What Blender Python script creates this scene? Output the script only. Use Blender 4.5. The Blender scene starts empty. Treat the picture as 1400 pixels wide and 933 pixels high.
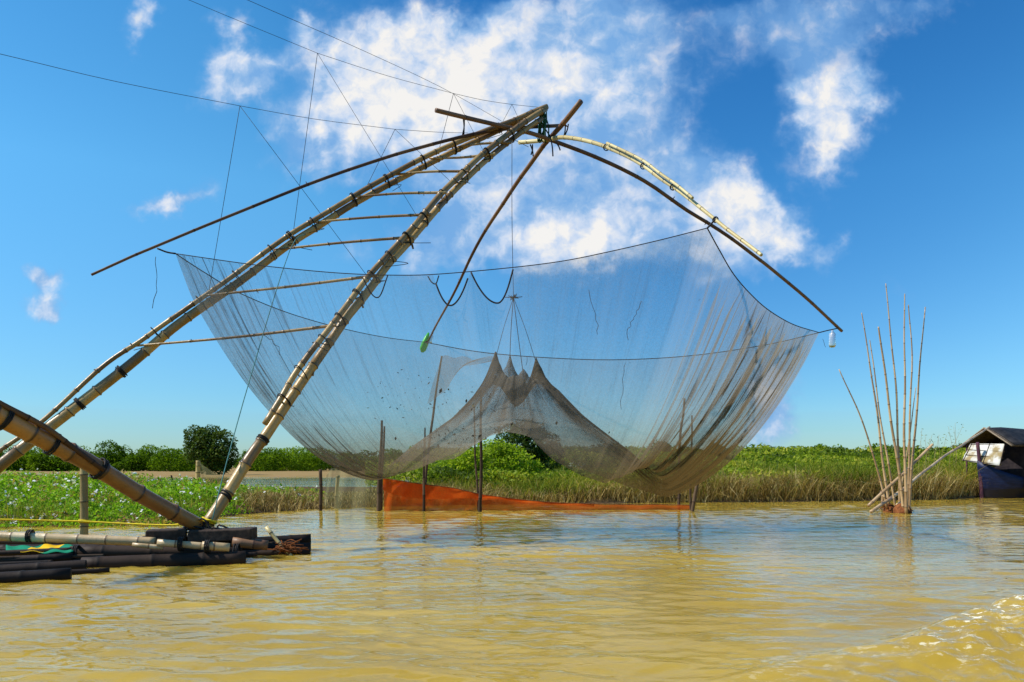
import bpy, math, random
import numpy as np
from mathutils import Vector
random.seed(7)
rng = np.random.default_rng(11)
D = bpy.data
SC = bpy.context.scene
COL = SC.collection
R = math.radians

# ------------------------------------------------------------------ survey of the place
FPX = 1050.0          # focal length of the photograph, in its own pixels
EYE = 1.2             # eye height above the water
HY, CX = 638.0, 700.0 # horizon row and centre column

def P(px, py, Y):
    return Vector(((px - CX) / FPX * Y, Y, EYE + (HY - py) / FPX * Y))
def W(py, z=0.0):     # distance at which something of height z appears on row py
    return (EYE - z) * FPX / (py - HY)

def survey(pts, Y0, Y1):
    """straight-in-depth run through sighted points, from distance Y0 to Y1"""
    L = [0.0]
    for a, b in zip(pts, pts[1:]):
        L.append(L[-1] + math.hypot(b[0] - a[0], b[1] - a[1]))
    out = []
    for p, l in zip(pts, L):
        t = l / max(L[-1], 1e-6)
        out.append(P(p[0], p[1], 1.0 / ((1 - t) / Y0 + t / Y1)))
    return out

def catmull(pts, n=8):
    pts = [Vector(p) for p in pts]
    if len(pts) == 2:
        return [pts[0].lerp(pts[1], i / n) for i in range(n + 1)]
    ext = [pts[0] * 2 - pts[1]] + pts + [pts[-1] * 2 - pts[-2]]
    out = []
    for i in range(len(pts) - 1):
        p0, p1, p2, p3 = ext[i:i + 4]
        for k in range(n):
            t = k / n
            out.append(0.5 * ((2 * p1) + (p2 - p0) * t + (2 * p0 - 5 * p1 + 4 * p2 - p3) * t * t
                              + (3 * p1 - p0 - 3 * p2 + p3) * t ** 3))
    out.append(pts[-1].copy())
    return out

def resample(path, s_list):
    L = [0.0]
    for a, b in zip(path, path[1:]):
        L.append(L[-1] + (b - a).length)
    out = []; j = 0
    for s in s_list:
        s = min(max(s, 0), L[-1])
        while j < len(L) - 2 and L[j + 1] < s:
            j += 1
        d = L[j + 1] - L[j]
        out.append(path[j].lerp(path[j + 1], (s - L[j]) / d if d > 0 else 0))
    return out
def plen(path):
    return sum((b - a).length for a, b in zip(path, path[1:]))

# ------------------------------------------------------------------ mesh builder
class MB:
    def __init__(s):
        s.v = []; s.f = []; s.nd = []; s.rn = []
    def vert(s, p, nd=0.0, rn=0.5):
        s.v.append((p[0], p[1], p[2])); s.nd.append(nd); s.rn.append(rn)
        return len(s.v) - 1
    def rings(s, path, radii, seg=8, nds=None, rns=None, cap=True, capnd=0.0, flat=1.0):
        n = len(path); base = []
        up = Vector((0.13, 0.31, 0.94))
        for i in range(n):
            t = (path[min(i + 1, n - 1)] - path[max(i - 1, 0)])
            t = t.normalized() if t.length > 1e-9 else Vector((1, 0, 0))
            a = t.cross(up)
            if a.length < 0.05: a = t.cross(Vector((1, 0, 0)))
            a.normalize(); b = a.cross(t)
            ring = []
            for k in range(seg):
                th = 2 * math.pi * k / seg
                p = path[i] + (a * math.cos(th) + b * (math.sin(th) * flat)) * radii[i]
                ring.append(s.vert(p, nds[i] if nds else 0.0, rns[i] if rns else 0.5))
            base.append(ring)
        for i in range(n - 1):
            for k in range(seg):
                k2 = (k + 1) % seg
                s.f.append((base[i][k], base[i][k2], base[i + 1][k2], base[i + 1][k]))
        if cap:
            for ring, idx, rev in ((base[0], 0, True), (base[-1], n - 1, False)):
                c = s.vert(path[idx], capnd, 0.5)
                for k in range(seg):
                    k2 = (k + 1) % seg
                    s.f.append((c, ring[k2], ring[k]) if rev else (c, ring[k], ring[k2]))
    def tube(s, pts, r, seg=6, n=6, smooth=True, nd=0.0):
        path = catmull(pts, n) if smooth else [Vector(p) for p in pts]
        s.rings(path, [r] * len(path), seg, [nd] * len(path))
        return s
    def taper(s, pts, r0, r1, seg=7, n=6, wob=0.0):
        path = catmull(pts, n); m = len(path)
        if wob:
            path = [p + Vector((random.gauss(0, wob), random.gauss(0, wob), 0)) if 0 < i < m - 1 else p for i, p in enumerate(path)]
        s.rings(path, [r0 + (r1 - r0) * i / (m - 1) for i in range(m)], seg)
        return s
    def bamboo(s, pts, r0, r1, node=0.42, seg=10, bulge=0.13, kink=0.0, knots=0, n=10, tp=1.0):
        path = catmull(pts, n); Ln = plen(path)
        stops = [0.0]; q = node * random.uniform(0.3, 0.9); nodes = []
        while q < Ln - 0.05:
            nodes.append(q); q += node * random.uniform(0.85, 1.15)
        S = {0.0: 0, Ln: 0}
        w = max(0.012, min(r0, r1) * 0.22)
        for q in nodes:
            S[q - 2.4 * w] = 0; S[q - w] = 1; S[q] = 2; S[q + w] = 1; S[q + 2.4 * w] = 0
        k = 0.0
        while k < Ln:
            if all(abs(k - q) > 3.5 * w for q in nodes): S[k] = 0
            k += node / 3
        keys = sorted(x for x in S if 0 <= x <= Ln)
        pp = resample(path, keys)
        rad = []; nds = []; rns = []; cur = random.random(); offs = {}
        ax = (path[-1] - path[0]).normalized(); side = ax.cross(Vector((0, 0.2, 1))).normalized()
        for i, x in enumerate(keys):
            r = r0 + (r1 - r0) * (x / Ln) ** tp
            g = S[x]
            if g == 2: cur = random.random()
            rad.append(r * (1 + bulge * (g / 2))); nds.append(g / 2); rns.append(cur)
        if kink:
            ph = random.random() * 6
            for i, x in enumerate(keys):
                pp[i] = pp[i] + side * kink * math.sin(x * 2.1 + ph) * math.sin(math.pi * x / Ln)
        s.rings(pp, rad, seg, nds, rns, True, 0.9)  # closed ends coloured dark at the centre, painting the shade of a hollow
        for _ in range(knots if len(pp) > 5 else 0):      # broken twig stubs
            i = random.randrange(2, len(pp) - 2)
            a = pp[i]; d = Vector((random.gauss(0, 1), random.gauss(0, 1), random.gauss(0, 1))).normalized()
            s.rings([a, a + d * rad[i] * 2.2], [rad[i] * 0.35, rad[i] * 0.2], 5, [0.7, 0.7])
        return s
    def box(s, c, ax, ay, az, nd=0.0):
        """box centred at c with half-axis vectors ax, ay, az"""
        c = Vector(c); i0 = len(s.v)
        for sx in (-1, 1):
            for sy in (-1, 1):
                for sz in (-1, 1):
                    s.vert(c + ax * sx + ay * sy + az * sz, nd)
        for q in ((0, 1, 3, 2), (4, 6, 7, 5), (0, 4, 5, 1), (2, 3, 7, 6), (0, 2, 6, 4), (1, 5, 7, 3)):
            s.f.append(tuple(i0 + k for k in q))
        return s
    def sheet(s, grid, nd=0.0):
        rows = [[s.vert(p, nd, random.random()) for p in row] for row in grid]
        for i in range(len(rows) - 1):
            for j in range(len(rows[0]) - 1):
                s.f.append((rows[i][j], rows[i][j + 1], rows[i + 1][j + 1], rows[i + 1][j]))
        return s
    def build(s, name, mat, parent=None, origin=None, smooth=True, bevel=0.0, solid=0.0):
        if parent is not None:
            o0 = Vector(root_of(parent).location)
            if parent.parent is not None: pass
        else:
            o0 = Vector(origin) if origin is not None else Vector(np.array(s.v).mean(0))
        me = D.meshes.new(name)
        me.from_pydata([(x - o0.x, y - o0.y, z - o0.z) for x, y, z in s.v], [], s.f)
        a = me.attributes.new('nd', 'FLOAT', 'POINT'); a.data.foreach_set('value', s.nd)
        a = me.attributes.new('rn', 'FLOAT', 'POINT'); a.data.foreach_set('value', s.rn)
        if smooth:
            me.polygons.foreach_set('use_smooth', [True] * len(me.polygons))
        me.materials.append(mat); me.update()
        o = D.objects.new(name, me); COL.objects.link(o)
        if parent is not None: o.parent = parent
        else: o.location = o0
        if bevel:
            m = o.modifiers.new('bevel', 'BEVEL'); m.width = bevel; m.segments = 2; m.limit_method = 'ANGLE'
        if solid:
            m = o.modifiers.new('thickness', 'SOLIDIFY'); m.thickness = solid; m.offset = 0
        return o

def root_of(o):
    while o.parent is not None: o = o.parent
    return o
def tag(o, label=None, cat=None, group=None, kind=None):
    if label: o['label'] = label
    if cat: o['category'] = cat
    if group: o['group'] = group
    if kind: o['kind'] = kind
    return o
def empty(name, loc, label, cat, group=None):
    o = D.objects.new(name, None); COL.objects.link(o); o.location = loc
    o.empty_display_size = 0.2
    return tag(o, label, cat, group)

def np_mesh(name, V, F, mat, parent=None, origin=(0, 0, 0), attrs=None, smooth=False, uv=None):
    """big mesh straight from numpy arrays; F is (n,4) or (n,3)"""
    V = np.asarray(V, np.float32).copy(); F = np.asarray(F, np.int32)
    o0 = np.array(root_of(parent).location if parent is not None else origin, np.float32)
    V = V - o0
    me = D.meshes.new(name); k = F.shape[1]
    me.vertices.add(len(V)); me.vertices.foreach_set('co', V.ravel())
    me.loops.add(F.size); me.loops.foreach_set('vertex_index', F.ravel())
    me.polygons.add(len(F))
    me.polygons.foreach_set('loop_start', np.arange(0, F.size, k, dtype=np.int32))
    me.polygons.foreach_set('use_smooth', np.full(len(F), smooth, dtype=bool))
    me.update(calc_edges=True)
    for an, arr in (attrs or {}).items():
        a = me.attributes.new(an, 'FLOAT', 'POINT'); a.data.foreach_set('value', np.asarray(arr, np.float32))
    if uv is not None:
        l = me.uv_layers.new(name='UVMap')
        l.data.foreach_set('uv', np.asarray(uv, np.float32)[F.ravel()].ravel())
    me.materials.append(mat)
    o = D.objects.new(name, me); COL.objects.link(o)
    if parent is not None: o.parent = parent
    else: o.location = [float(x) for x in o0]
    return o

# value noise
_tab = rng.random((256, 256))
def vnoise(x, y):
    x = np.asarray(x, float); y = np.asarray(y, float)
    xi = np.floor(x).astype(int); yi = np.floor(y).astype(int)
    fx = x - xi; fy = y - yi; fx = fx * fx * (3 - 2 * fx); fy = fy * fy * (3 - 2 * fy)
    g = lambda a, b: _tab[a % 256, b % 256]
    return (g(xi, yi) * (1 - fx) + g(xi + 1, yi) * fx) * (1 - fy) + (g(xi, yi + 1) * (1 - fx) + g(xi + 1, yi + 1) * fx) * fy
def fbm(x, y, o=4):
    s = 0; a = 0.5
    for i in range(o):
        s = s + a * vnoise(x * 2 ** i + 17 * i, y * 2 ** i + 31 * i); a *= 0.5
    return s

# ------------------------------------------------------------------ materials
class NT:
    def __init__(s, tree):
        s.t = tree; s.n = tree.nodes; s.l = tree.links
    def add(s, typ, **kw):
        n = s.n.new(typ)
        for k, v in kw.items(): setattr(n, k, v)
        return n
    def put(s, sock, val):
        if isinstance(val, bpy.types.NodeSocket): s.l.new(val, sock)
        elif val is not None: sock.default_value = val
    def math(s, op, a, b=None, c=None, clamp=False):
        n = s.add('ShaderNodeMath', operation=op, use_clamp=clamp)
        for i, x in enumerate((a, b, c)):
            if x is not None: s.put(n.inputs[i], x)
        return n.outputs[0]
    def vmath(s, op, a, b=None, c=None, out=0):
        n = s.add('ShaderNodeVectorMath', operation=op)
        for i, x in enumerate((a, b, c)):
            if x is not None: s.put(n.inputs[i], x)
        return n.outputs[out]
    def noise(s, vec, scale, detail=4, rough=0.55, out='Fac'):
        n = s.add('ShaderNodeTexNoise'); n.inputs['Scale'].default_value = scale
        n.inputs['Detail'].default_value = detail; n.inputs['Roughness'].default_value = rough
        if vec is not None: s.l.new(vec, n.inputs['Vector'])
        return n.outputs[out]
    def ramp(s, fac, stops, interp='LINEAR'):
        n = s.add('ShaderNodeValToRGB'); n.color_ramp.interpolation = interp
        el = n.color_ramp.elements
        while len(el) < len(stops): el.new(0.5)
        for e, (p, c) in zip(el, stops):
            e.position = p; e.color = (*c, 1) if len(c) == 3 else c
        s.put(n.inputs[0], fac); return n.outputs[0]
    def mix(s, fac, a, b, mode='MIX'):
        n = s.add('ShaderNodeMix', data_type='RGBA', blend_type=mode)
        s.put(n.inputs[0], fac)
        for sock, x in ((n.inputs[6], a), (n.inputs[7], b)):
            s.put(sock, (*x, 1) if isinstance(x, tuple) and len(x) == 3 else x)
        return n.outputs[2]
    def smooth(s, x, lo, hi):
        n = s.add('ShaderNodeMapRange', interpolation_type='SMOOTHSTEP')
        s.put(n.inputs['Value'], x); n.inputs['From Min'].default_value = lo; n.inputs['From Max'].default_value = hi
        return n.outputs[0]
    def attr(s, name, out='Fac'):
        return s.add('ShaderNodeAttribute', attribute_name=name).outputs[out]

def newmat(name):
    m = D.materials.new(name); m.use_nodes = True
    t = NT(m.node_tree); t.n.clear()
    t.out = t.add('ShaderNodeOutputMaterial')
    return m, t

def principled(t, col, rough=0.6, spec=0.3, bump=None, bstr=0.3, bdist=0.01):
    p = t.add('ShaderNodeBsdfPrincipled')
    t.put(p.inputs['Base Color'], (*col, 1) if isinstance(col, tuple) else col)
    t.put(p.inputs['Roughness'], rough); p.inputs['Specular IOR Level'].default_value = spec
    if bump is not None:
        b = t.add('ShaderNodeBump'); b.inputs['Strength'].default_value = bstr; b.inputs['Distance'].default_value = bdist
        t.l.new(bump, b.inputs['Height']); t.l.new(b.outputs[0], p.inputs['Normal'])
    t.l.new(p.outputs[0], t.out.inputs[0]); return p

def mat_bamboo(name, pale, dark, ring, rough=0.36, spec=0.45):
    m, t = newmat(name)
    co = t.add('ShaderNodeTexCoord').outputs['Object']
    n1 = t.noise(co, 3.0, 5, 0.6); n2 = t.noise(co, 26.0, 4, 0.65)
    f = t.math('ADD', t.math('MULTIPLY', n1, 0.75), t.math('MULTIPLY', t.attr('rn'), 0.5))
    c = t.mix(t.smooth(f, 0.38, 0.92), dark, pale)
    c = t.mix(t.math('MULTIPLY', t.smooth(n2, 0.55, 0.75), 0.45), c, tuple(x * 0.45 for x in dark))
    c = t.mix(t.smooth(t.attr('nd'), 0.35, 0.95), c, ring)
    principled(t, c, rough, spec, n2, 0.25, 0.01)
    return m

def mat_plain(name, a, b, scale=6, rough=0.7, spec=0.2, bstr=0.3):
    m, t = newmat(name)
    co = t.add('ShaderNodeTexCoord').outputs['Object']
    n = t.noise(co, scale, 6, 0.62)
    principled(t, t.mix(t.smooth(n, 0.35, 0.68), a, b), rough, spec, n, bstr, 0.01)
    return m

def mat_leaf(name, stops, trans=0.4, tcol=1.25, rough=0.55, spec=0.12, gain=1.0):
    m, t = newmat(name)
    col = t.ramp(t.attr('rn'), stops)
    p = t.add('ShaderNodeBsdfPrincipled'); t.l.new(col, p.inputs['Base Color'])
    p.inputs['Roughness'].default_value = rough; p.inputs['Specular IOR Level'].default_value = spec
    tr = t.add('ShaderNodeBsdfTranslucent')
    t.l.new(t.mix(1.0, col, (tcol, tcol * 1.05, tcol * 0.55), 'MULTIPLY'), tr.inputs[0])
    mx = t.add('ShaderNodeMixShader'); mx.inputs[0].default_value = trans
    t.l.new(p.outputs[0], mx.inputs[1]); t.l.new(tr.outputs[0], mx.inputs[2]); t.l.new(mx.outputs[0], t.out.inputs[0])
    return m

M = {}
M['leg'] = mat_bamboo('weathered_bamboo', (0.46, 0.295, 0.10), (0.17, 0.097, 0.034), (0.06, 0.035, 0.02))
M['boom'] = mat_bamboo('brown_bamboo', (0.42, 0.20, 0.055), (0.19, 0.082, 0.026), (0.055, 0.027, 0.015))
M['rung'] = mat_bamboo('rung_bamboo', (0.46, 0.31, 0.13), (0.19, 0.105, 0.04), (0.07, 0.04, 0.02))
M['darkpole'] = mat_bamboo('dark_pole', (0.16, 0.085, 0.04), (0.06, 0.032, 0.02), (0.03, 0.017, 0.01), 0.6, 0.2)
M['stub'] = mat_bamboo('reddish_pole', (0.22, 0.115, 0.058), (0.10, 0.05, 0.030), (0.06, 0.03, 0.02), 0.5, 0.3)
M['palebamboo'] = mat_bamboo('pale_bamboo', (0.66, 0.55, 0.27), (0.48, 0.38, 0.16), (0.05, 0.035, 0.02))
M['whitebamboo'] = mat_bamboo('bleached_bamboo', (0.66, 0.52, 0.31), (0.42, 0.29, 0.14), (0.12, 0.07, 0.035))
M['wet'] = mat_bamboo('wet_log', (0.040, 0.024, 0.016), (0.011, 0.008, 0.007), (0.010, 0.008, 0.007), 0.62, 0.15)
M['stick'] = mat_bamboo('stick_bamboo', (0.52, 0.36, 0.19), (0.30, 0.19, 0.09), (0.14, 0.08, 0.04))
M['stake'] = mat_bamboo('grey_stake', (0.12, 0.08, 0.05), (0.05, 0.033, 0.022), (0.03, 0.02, 0.015), 0.8, 0.1)
M['palestake'] = mat_bamboo('olive_stake', (0.44, 0.34, 0.14), (0.25, 0.18, 0.07), (0.10, 0.07, 0.03), 0.6, 0.2)
M['black'] = mat_plain('black_cord', (0.012, 0.011, 0.011), (0.03, 0.026, 0.024), 20)
M['cable'] = mat_plain('dark_line', (0.02, 0.025, 0.035), (0.05, 0.055, 0.065), 20)
M['teal'] = mat_plain('teal_line', (0.05, 0.17, 0.17), (0.09, 0.25, 0.24), 20)
M['green_cord'] = mat_plain('green_cord', (0.006, 0.055, 0.035), (0.02, 0.12, 0.075), 14)
M['yellow_cord'] = mat_plain('yellow_cord', (0.72, 0.55, 0.01), (0.55, 0.42, 0.02), 20)
M['plank'] = mat_plain('dark_plank', (0.028, 0.02, 0.016), (0.075, 0.05, 0.036), 9, 0.75, 0.15, 0.5)
M['fibre'] = mat_plain('brown_fibre', (0.11, 0.038, 0.016), (0.25, 0.095, 0.035), 16, 0.9, 0.05, 0.8)
M['rimrope'] = mat_plain('rim_rope', (0.015, 0.014, 0.016), (0.04, 0.035, 0.035), 20)

# ------------------------------------------------------------------ camera, sun, sky
cam = D.objects.new('camera', D.cameras.new('camera')); COL.objects.link(cam)
cam.location = (0, 0, EYE); cam.rotation_euler = (R(90), 0, 0)
cam.data.sensor_width = 36; cam.data.sensor_fit = 'HORIZONTAL'
cam.data.lens = FPX / 1400 * 36; cam.data.shift_y = (HY - 466.5) / 1400
cam.data.clip_start = 0.05; cam.data.clip_end = 6000
SC.camera = cam

SUN_EL, SUN_AZ = R(48), R(-99)       # azimuth measured from +Y towards +X: the sun stands to the left
sd = Vector((math.sin(SUN_AZ) * math.cos(SUN_EL), math.cos(SUN_AZ) * math.cos(SUN_EL), math.sin(SUN_EL)))
sun = D.objects.new('sun', D.lights.new('sun', 'SUN')); COL.objects.link(sun)
sun.data.energy = 4.6; sun.data.angle = R(0.5); sun.data.color = (1.0, 0.94, 0.84)
sun.rotation_euler = sd.to_track_quat('Z', 'Y').to_euler(); sun.location = sd * 60

def build_world():
    w = D.worlds.new('World'); SC.world = w; w.use_nodes = True
    t = NT(w.node_tree); t.n.clear()
    out = t.add('ShaderNodeOutputWorld')
    sky = t.add('ShaderNodeTexSky', sky_type='NISHITA'); sky.sun_disc = False
    sky.sun_elevation = SUN_EL; sky.sun_rotation = SUN_AZ
    sky.air_density = 1.0; sky.dust_density = 0.1; sky.ozone_density = 2.2; sky.altitude = 0
    hs = t.add('ShaderNodeHueSaturation'); hs.inputs['Saturation'].default_value = 1.32; hs.inputs['Value'].default_value = 1.0
    hs.inputs['Hue'].default_value = 0.487
    t.l.new(sky.outputs[0], hs.inputs['Color'])
    bg = t.add('ShaderNodeBackground'); bg.inputs[1].default_value = 0.115
    # clouds: banks standing in fixed directions, broken up by fractal noise
    d = t.add('ShaderNodeTexCoord').outputs['Generated']
    sx = t.add('ShaderNodeSeparateXYZ'); t.l.new(d, sx.inputs[0])
    # deep clear air: bluer towards the horizon than the model's pale haze
    air = t.ramp(sx.outputs[2], [(0.0, (0.36, 0.56, 0.78)), (0.09, (0.50, 0.74, 0.94)), (0.33, (1.10, 1.20, 1.24)), (0.6, (0.95, 1.08, 1.22))])
    # the clear sky is deepest about a right angle away from the sun
    far = t.vmath('DOT_PRODUCT', d, Vector((0.24, 0.80, 0.55)).normalized(), out=1)
    deep = t.mix(t.smooth(far, 0.83, 0.99), (1.0, 1.0, 1.0), (0.50, 0.68, 0.86))
    t.l.new(t.mix(1.0, t.mix(1.0, hs.outputs[0], air, 'MULTIPLY'), deep, 'MULTIPLY'), bg.inputs[0])
    yy = t.math('MAXIMUM', sx.outputs[1], 0.06)
    cu = t.add('ShaderNodeCombineXYZ')
    t.l.new(t.math('MULTIPLY', t.math('DIVIDE', sx.outputs[0], yy), 10.5), cu.inputs[0])
    t.l.new(t.math('MULTIPLY', t.math('DIVIDE', sx.outputs[2], yy), 10.5), cu.inputs[1])
    uv = cu.outputs[0]
    wn = t.noise(uv, 0.8, 5, 0.6, 'Color')
    wv = t.vmath('SCALE', t.vmath('SUBTRACT', wn, (0.5, 0.5, 0.5)));  wv.node.inputs['Scale'].default_value = 1.45
    q = t.vmath('ADD', uv, wv)
    flat = t.vmath('MULTIPLY', q, (1, 1, 0))
    fw = t.noise(uv, 2.6, 3, 0.5, 'Color'); uv2 = t.vmath('MULTIPLY_ADD', fw, (0.32, 0.32, 0.32), uv)
    f1 = t.noise(uv2, 1.25, 10, 0.565)
    # px, py, rx, ry, weight, whiteness
    blobs = [
        (520, 70, 85, 75, 1.2, 1.3), (610, 110, 80, 60, 1.0, .9), (660, 95, 55, 60, .9, .9), (450, 165, 80, 45, .75, .35),
        (560, 170, 120, 60, .85, .4), (405, 195, 50, 30, .4, .1),
        (820, 60, 105, 100, 1.15, .5), (790, 110, 70, 70, .6, .6), (860, 150, 70, 80, .7, .15), (720, 40, 40, 40, .35, .1), (735, 8, 60, 14, .5, .25),
        (690, 210, 110, 70, .85, .3), (640, 280, 70, 70, .85, .35), (620, 330, 70, 40, .5, .15), (840, 230, 80, 60, .75, .2),
        (795, 312, 75, 42, 1.25, 1.3), (735, 340, 60, 30, .7, .7), (660, 355, 90, 30, .5, .2),
        (900, 260, 60, 60, .6, .15), (945, 235, 60, 30, .6, .3), (1010, 280, 50, 45, .9, .8), (1045, 320, 60, 50, 1.1, 1.05),
        (900, 310, 70, 40, .5, .15), (960, 290, 50, 50, .6, .2), (1085, 355, 45, 28, .8, .5), (1140, 368, 20, 18, .6, .4), (1000, 360, 60, 30, .5, .1),
        (1225, 372, 45, 20, .48, .2),
        (1120, 150, 50, 40, .85, .8), (1185, 125, 42, 32, .75, .6), (1150, 205, 48, 42, .85, .9), (1135, 90, 45, 60, .6, .15),
        (1055, 40, 75, 60, .6, .1), (1140, 30, 60, 50, .7, .2), (1245, 10, 60, 28, .55, .2), (1000, 15, 40, 20, .35, .1),
        (325, 78, 48, 32, .85, .75), (300, 115, 34, 34, .7, .4), (375, 80, 38, 22, .45, .15), (205, 38, 30, 17, .75, .5), (412, 46, 20, 17, .7, .5),
        (236, 279, 44, 16, .95, .9), (55, 362, 30, 15, .85, .7), (78, 402, 26, 26, .85, .6), (80, 425, 14, 12, .5, .3),
        (440, 187, 14, 10, .6, .9), (300, 250, 70, 30, .3, .05), (480, 345, 40, 26, .5, .2),
        (1058, 545, 40, 46, 1.05, 1.0), (1000, 590, 60, 30, .4, .1),
        (-350, 200, 160, 90, .9, .8), (1750, 160, 170, 100, .9, .8), (500, -420, 240, 120, .9, .9), (1300, -500, 260, 120, .9, .9), (-200, -300, 200, 110, .8, .6),
    ]
    dens = None; whit = None
    for (px, py, rx, ry, wgt, wh) in blobs:
        ir = (100.0 / rx, 100.0 / ry, 0.0)
        c = ((px - CX) / 100.0, (HY - py) / 100.0)
        v = t.vmath('MULTIPLY_ADD', flat, ir, (-c[0] * ir[0], -c[1] * ir[1], 0.0))
        r2 = t.vmath('DOT_PRODUCT', v, v, out=1)
        g = t.math('POWER', 0.42, r2)
        dens = t.math('MULTIPLY', g, wgt) if dens is None else t.math('MULTIPLY_ADD', g, wgt, dens)
        whit = t.math('MULTIPLY', g, wh) if whit is None else t.math('MULTIPLY_ADD', g, wh, whit)
    dens = t.math('MINIMUM', dens, 1.25)
    val = t.math('ADD', dens, t.math('MULTIPLY', t.math('SUBTRACT', f1, 0.5), 1.25))
    al = t.smooth(val, 0.22, 0.98)
    fwd = t.smooth(sx.outputs[1], 0.02, 0.12)
    upz = t.smooth(sx.outputs[2], -0.01, 0.02)
    f2 = t.noise(t.vmath('ADD', uv2, (0.14, -0.16, 0.0)), 1.25, 10, 0.565)
    # sunlit crowns towards the sun, greyer bellies away from it
    relief = t.math('MULTIPLY', t.math('SUBTRACT', f1, f2), 2.2)
    wv2 = t.math('ADD', t.math('ADD', t.math('MULTIPLY', t.math('MINIMUM', whit, 1.4), 0.62), t.math('MULTIPLY', t.math('SUBTRACT', f1, 0.5), 1.3)), relief)
    ccol = t.ramp(wv2, [(0.0, (0.17, 0.36, 0.66)), (0.3, (0.27, 0.44, 0.69)), (0.62, (0.52, 0.61, 0.76)), (1.05 / 1.1, (0.80, 0.78, 0.75))])
    bc = t.add('ShaderNodeBackground'); bc.inputs[1].default_value = 0.93; t.l.new(ccol, bc.inputs[0])
    alpha = t.math('MULTIPLY', t.math('MULTIPLY', al, fwd), upz)
    alpha = t.math('MULTIPLY', alpha, t.math('MULTIPLY_ADD', t.smooth(whit, 0.05, 0.8), 0.34, 0.62), clamp=True)
    mx = t.add('ShaderNodeMixShader'); t.l.new(alpha, mx.inputs[0])
    t.l.new(bg.outputs[0], mx.inputs[1]); t.l.new(bc.outputs[0], mx.inputs[2]); t.l.new(mx.outputs[0], out.inputs[0])
build_world()

# ------------------------------------------------------------------ ground and river
def shoreline(ang):
    """distance Y of the water's edge for a bearing ang = X / Y"""
    px = ang * FPX + CX
    xs = [-1500, -300, 0, 230, 330, 440, 520, 650, 900, 1100, 1290, 1335, 1400, 2000, 3000]
    ys = [13.5, 14.6, 15.2, 15.9, 19.4, 21.6, 22.9, 24.2, 25.4, 26.4, 28.0, 29.6, 36, 44, 54]
    return np.interp(px, xs, ys)
def land_height(X, Y):
    ang = X / np.maximum(Y, 0.5)
    px = ang * FPX + CX
    sh = shoreline(ang) + (vnoise(X * 0.7, Y * 0.2) - 0.5) * 0.8
    d = Y - sh
    h = np.clip(d * 0.25, -1.2, 0.16) + (fbm(X * 0.4, Y * 0.4) - 0.45) * 0.1 * (d > 0)
    inlet = np.clip((px - 60) / 120, 0, 1) * np.clip((585 - px) / 70, 0, 1) * np.clip((Y - 40) / 4, 0, 1) * np.clip((92 - Y) / 6, 0, 1)
    h = np.where(inlet > 0, h * (1 - inlet) - 0.6 * inlet, h)
    return h

def fan(y0, y1, nr, nc, spread, oy, ymid=None):
    v = np.geomspace(y0 - oy, y1 - oy, nr) + oy
    if ymid: v = np.concatenate([np.geomspace(y0 - oy, ymid - oy, nr - 50)[:-1], np.geomspace(ymid - oy, y1 - oy, 51)]) + oy
    u = np.linspace(-1, 1, nc)
    Y, U = np.meshgrid(v, u, indexing='ij')
    X = U * spread * (Y - oy)
    i = np.arange(nr - 1)[:, None] * nc + np.arange(nc - 1)[None, :]
    F = np.stack([i, i + 1, i + nc + 1, i + nc], -1).reshape(-1, 4)
    return X, Y, F

m, t = newmat('bank_earth')
co = t.add('ShaderNodeTexCoord').outputs['Object']
n1 = t.noise(co, 0.35, 6, 0.6); n2 = t.noise(co, 5, 6, 0.65)
sp = t.add('ShaderNodeSeparateXYZ'); t.l.new(co, sp.inputs[0])
near = t.mix(t.smooth(n2, 0.35, 0.65), (0.055, 0.036, 0.018), (0.13, 0.085, 0.04))
field = t.mix(t.smooth(n1, 0.35, 0.65), (0.30, 0.19, 0.085), (0.24, 0.17, 0.06))
principled(t, t.mix(t.smooth(sp.outputs[1], 70, 95), near, field), 0.95, 0.05, n2, 0.5, 0.05)
M['earth'] = m
X, Y, F = fan(8, 2500, 260, 260, 1.3, -3.0)
Z = land_height(X, Y)
g = np_mesh('ground', np.stack([X, Y, Z], -1).reshape(-1, 3), F, M['earth'], smooth=True)
tag(g, kind='structure')

m, t = newmat('muddy_water')
co = t.add('ShaderNodeTexCoord').outputs['Object']
st = t.vmath('MULTIPLY', co, (1.0, 2.6, 1.0))
b1 = t.noise(st, 5.0, 2, 0.5); b2 = t.noise(t.vmath('MULTIPLY', co, (0.6, 1.7, 1)), 1.1, 3, 0.5)
patch = t.noise(t.vmath('MULTIPLY', co, (0.16, 0.5, 1)), 1.0, 3, 0.55)
silt = t.noise(t.vmath('MULTIPLY', co, (0.25, 0.6, 1)), 1.0, 4, 0.6)
col = t.mix(t.smooth(silt, 0.3, 0.7), (0.32, 0.208, 0.024), (0.41, 0.28, 0.042))
foam = t.attr('foam')
fn = t.noise(t.vmath('MULTIPLY', co, (1.0, 1.6, 1)), 11, 6, 0.7)
fm = t.math('MULTIPLY', t.smooth(fn, 0.54, 0.63), foam, clamp=True)
col = t.mix(fm, col, (0.82, 0.78, 0.60))
p = t.add('ShaderNodeBsdfPrincipled'); t.l.new(col, p.inputs['Base Color'])
p.inputs['IOR'].default_value = 1.33; p.inputs['Specular IOR Level'].default_value = 0.42
t.l.new(t.math('MULTIPLY_ADD', fm, 0.5, 0.02), p.inputs['Roughness'])
h = t.math('ADD', t.math('MULTIPLY', b1, 0.5), b2)
b = t.add('ShaderNodeBump'); b.inputs['Distance'].default_value = 0.06
t.l.new(t.math('MULTIPLY_ADD', t.smooth(patch, 0.35, 0.65), 0.14, 0.07), b.inputs['Strength'])
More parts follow.
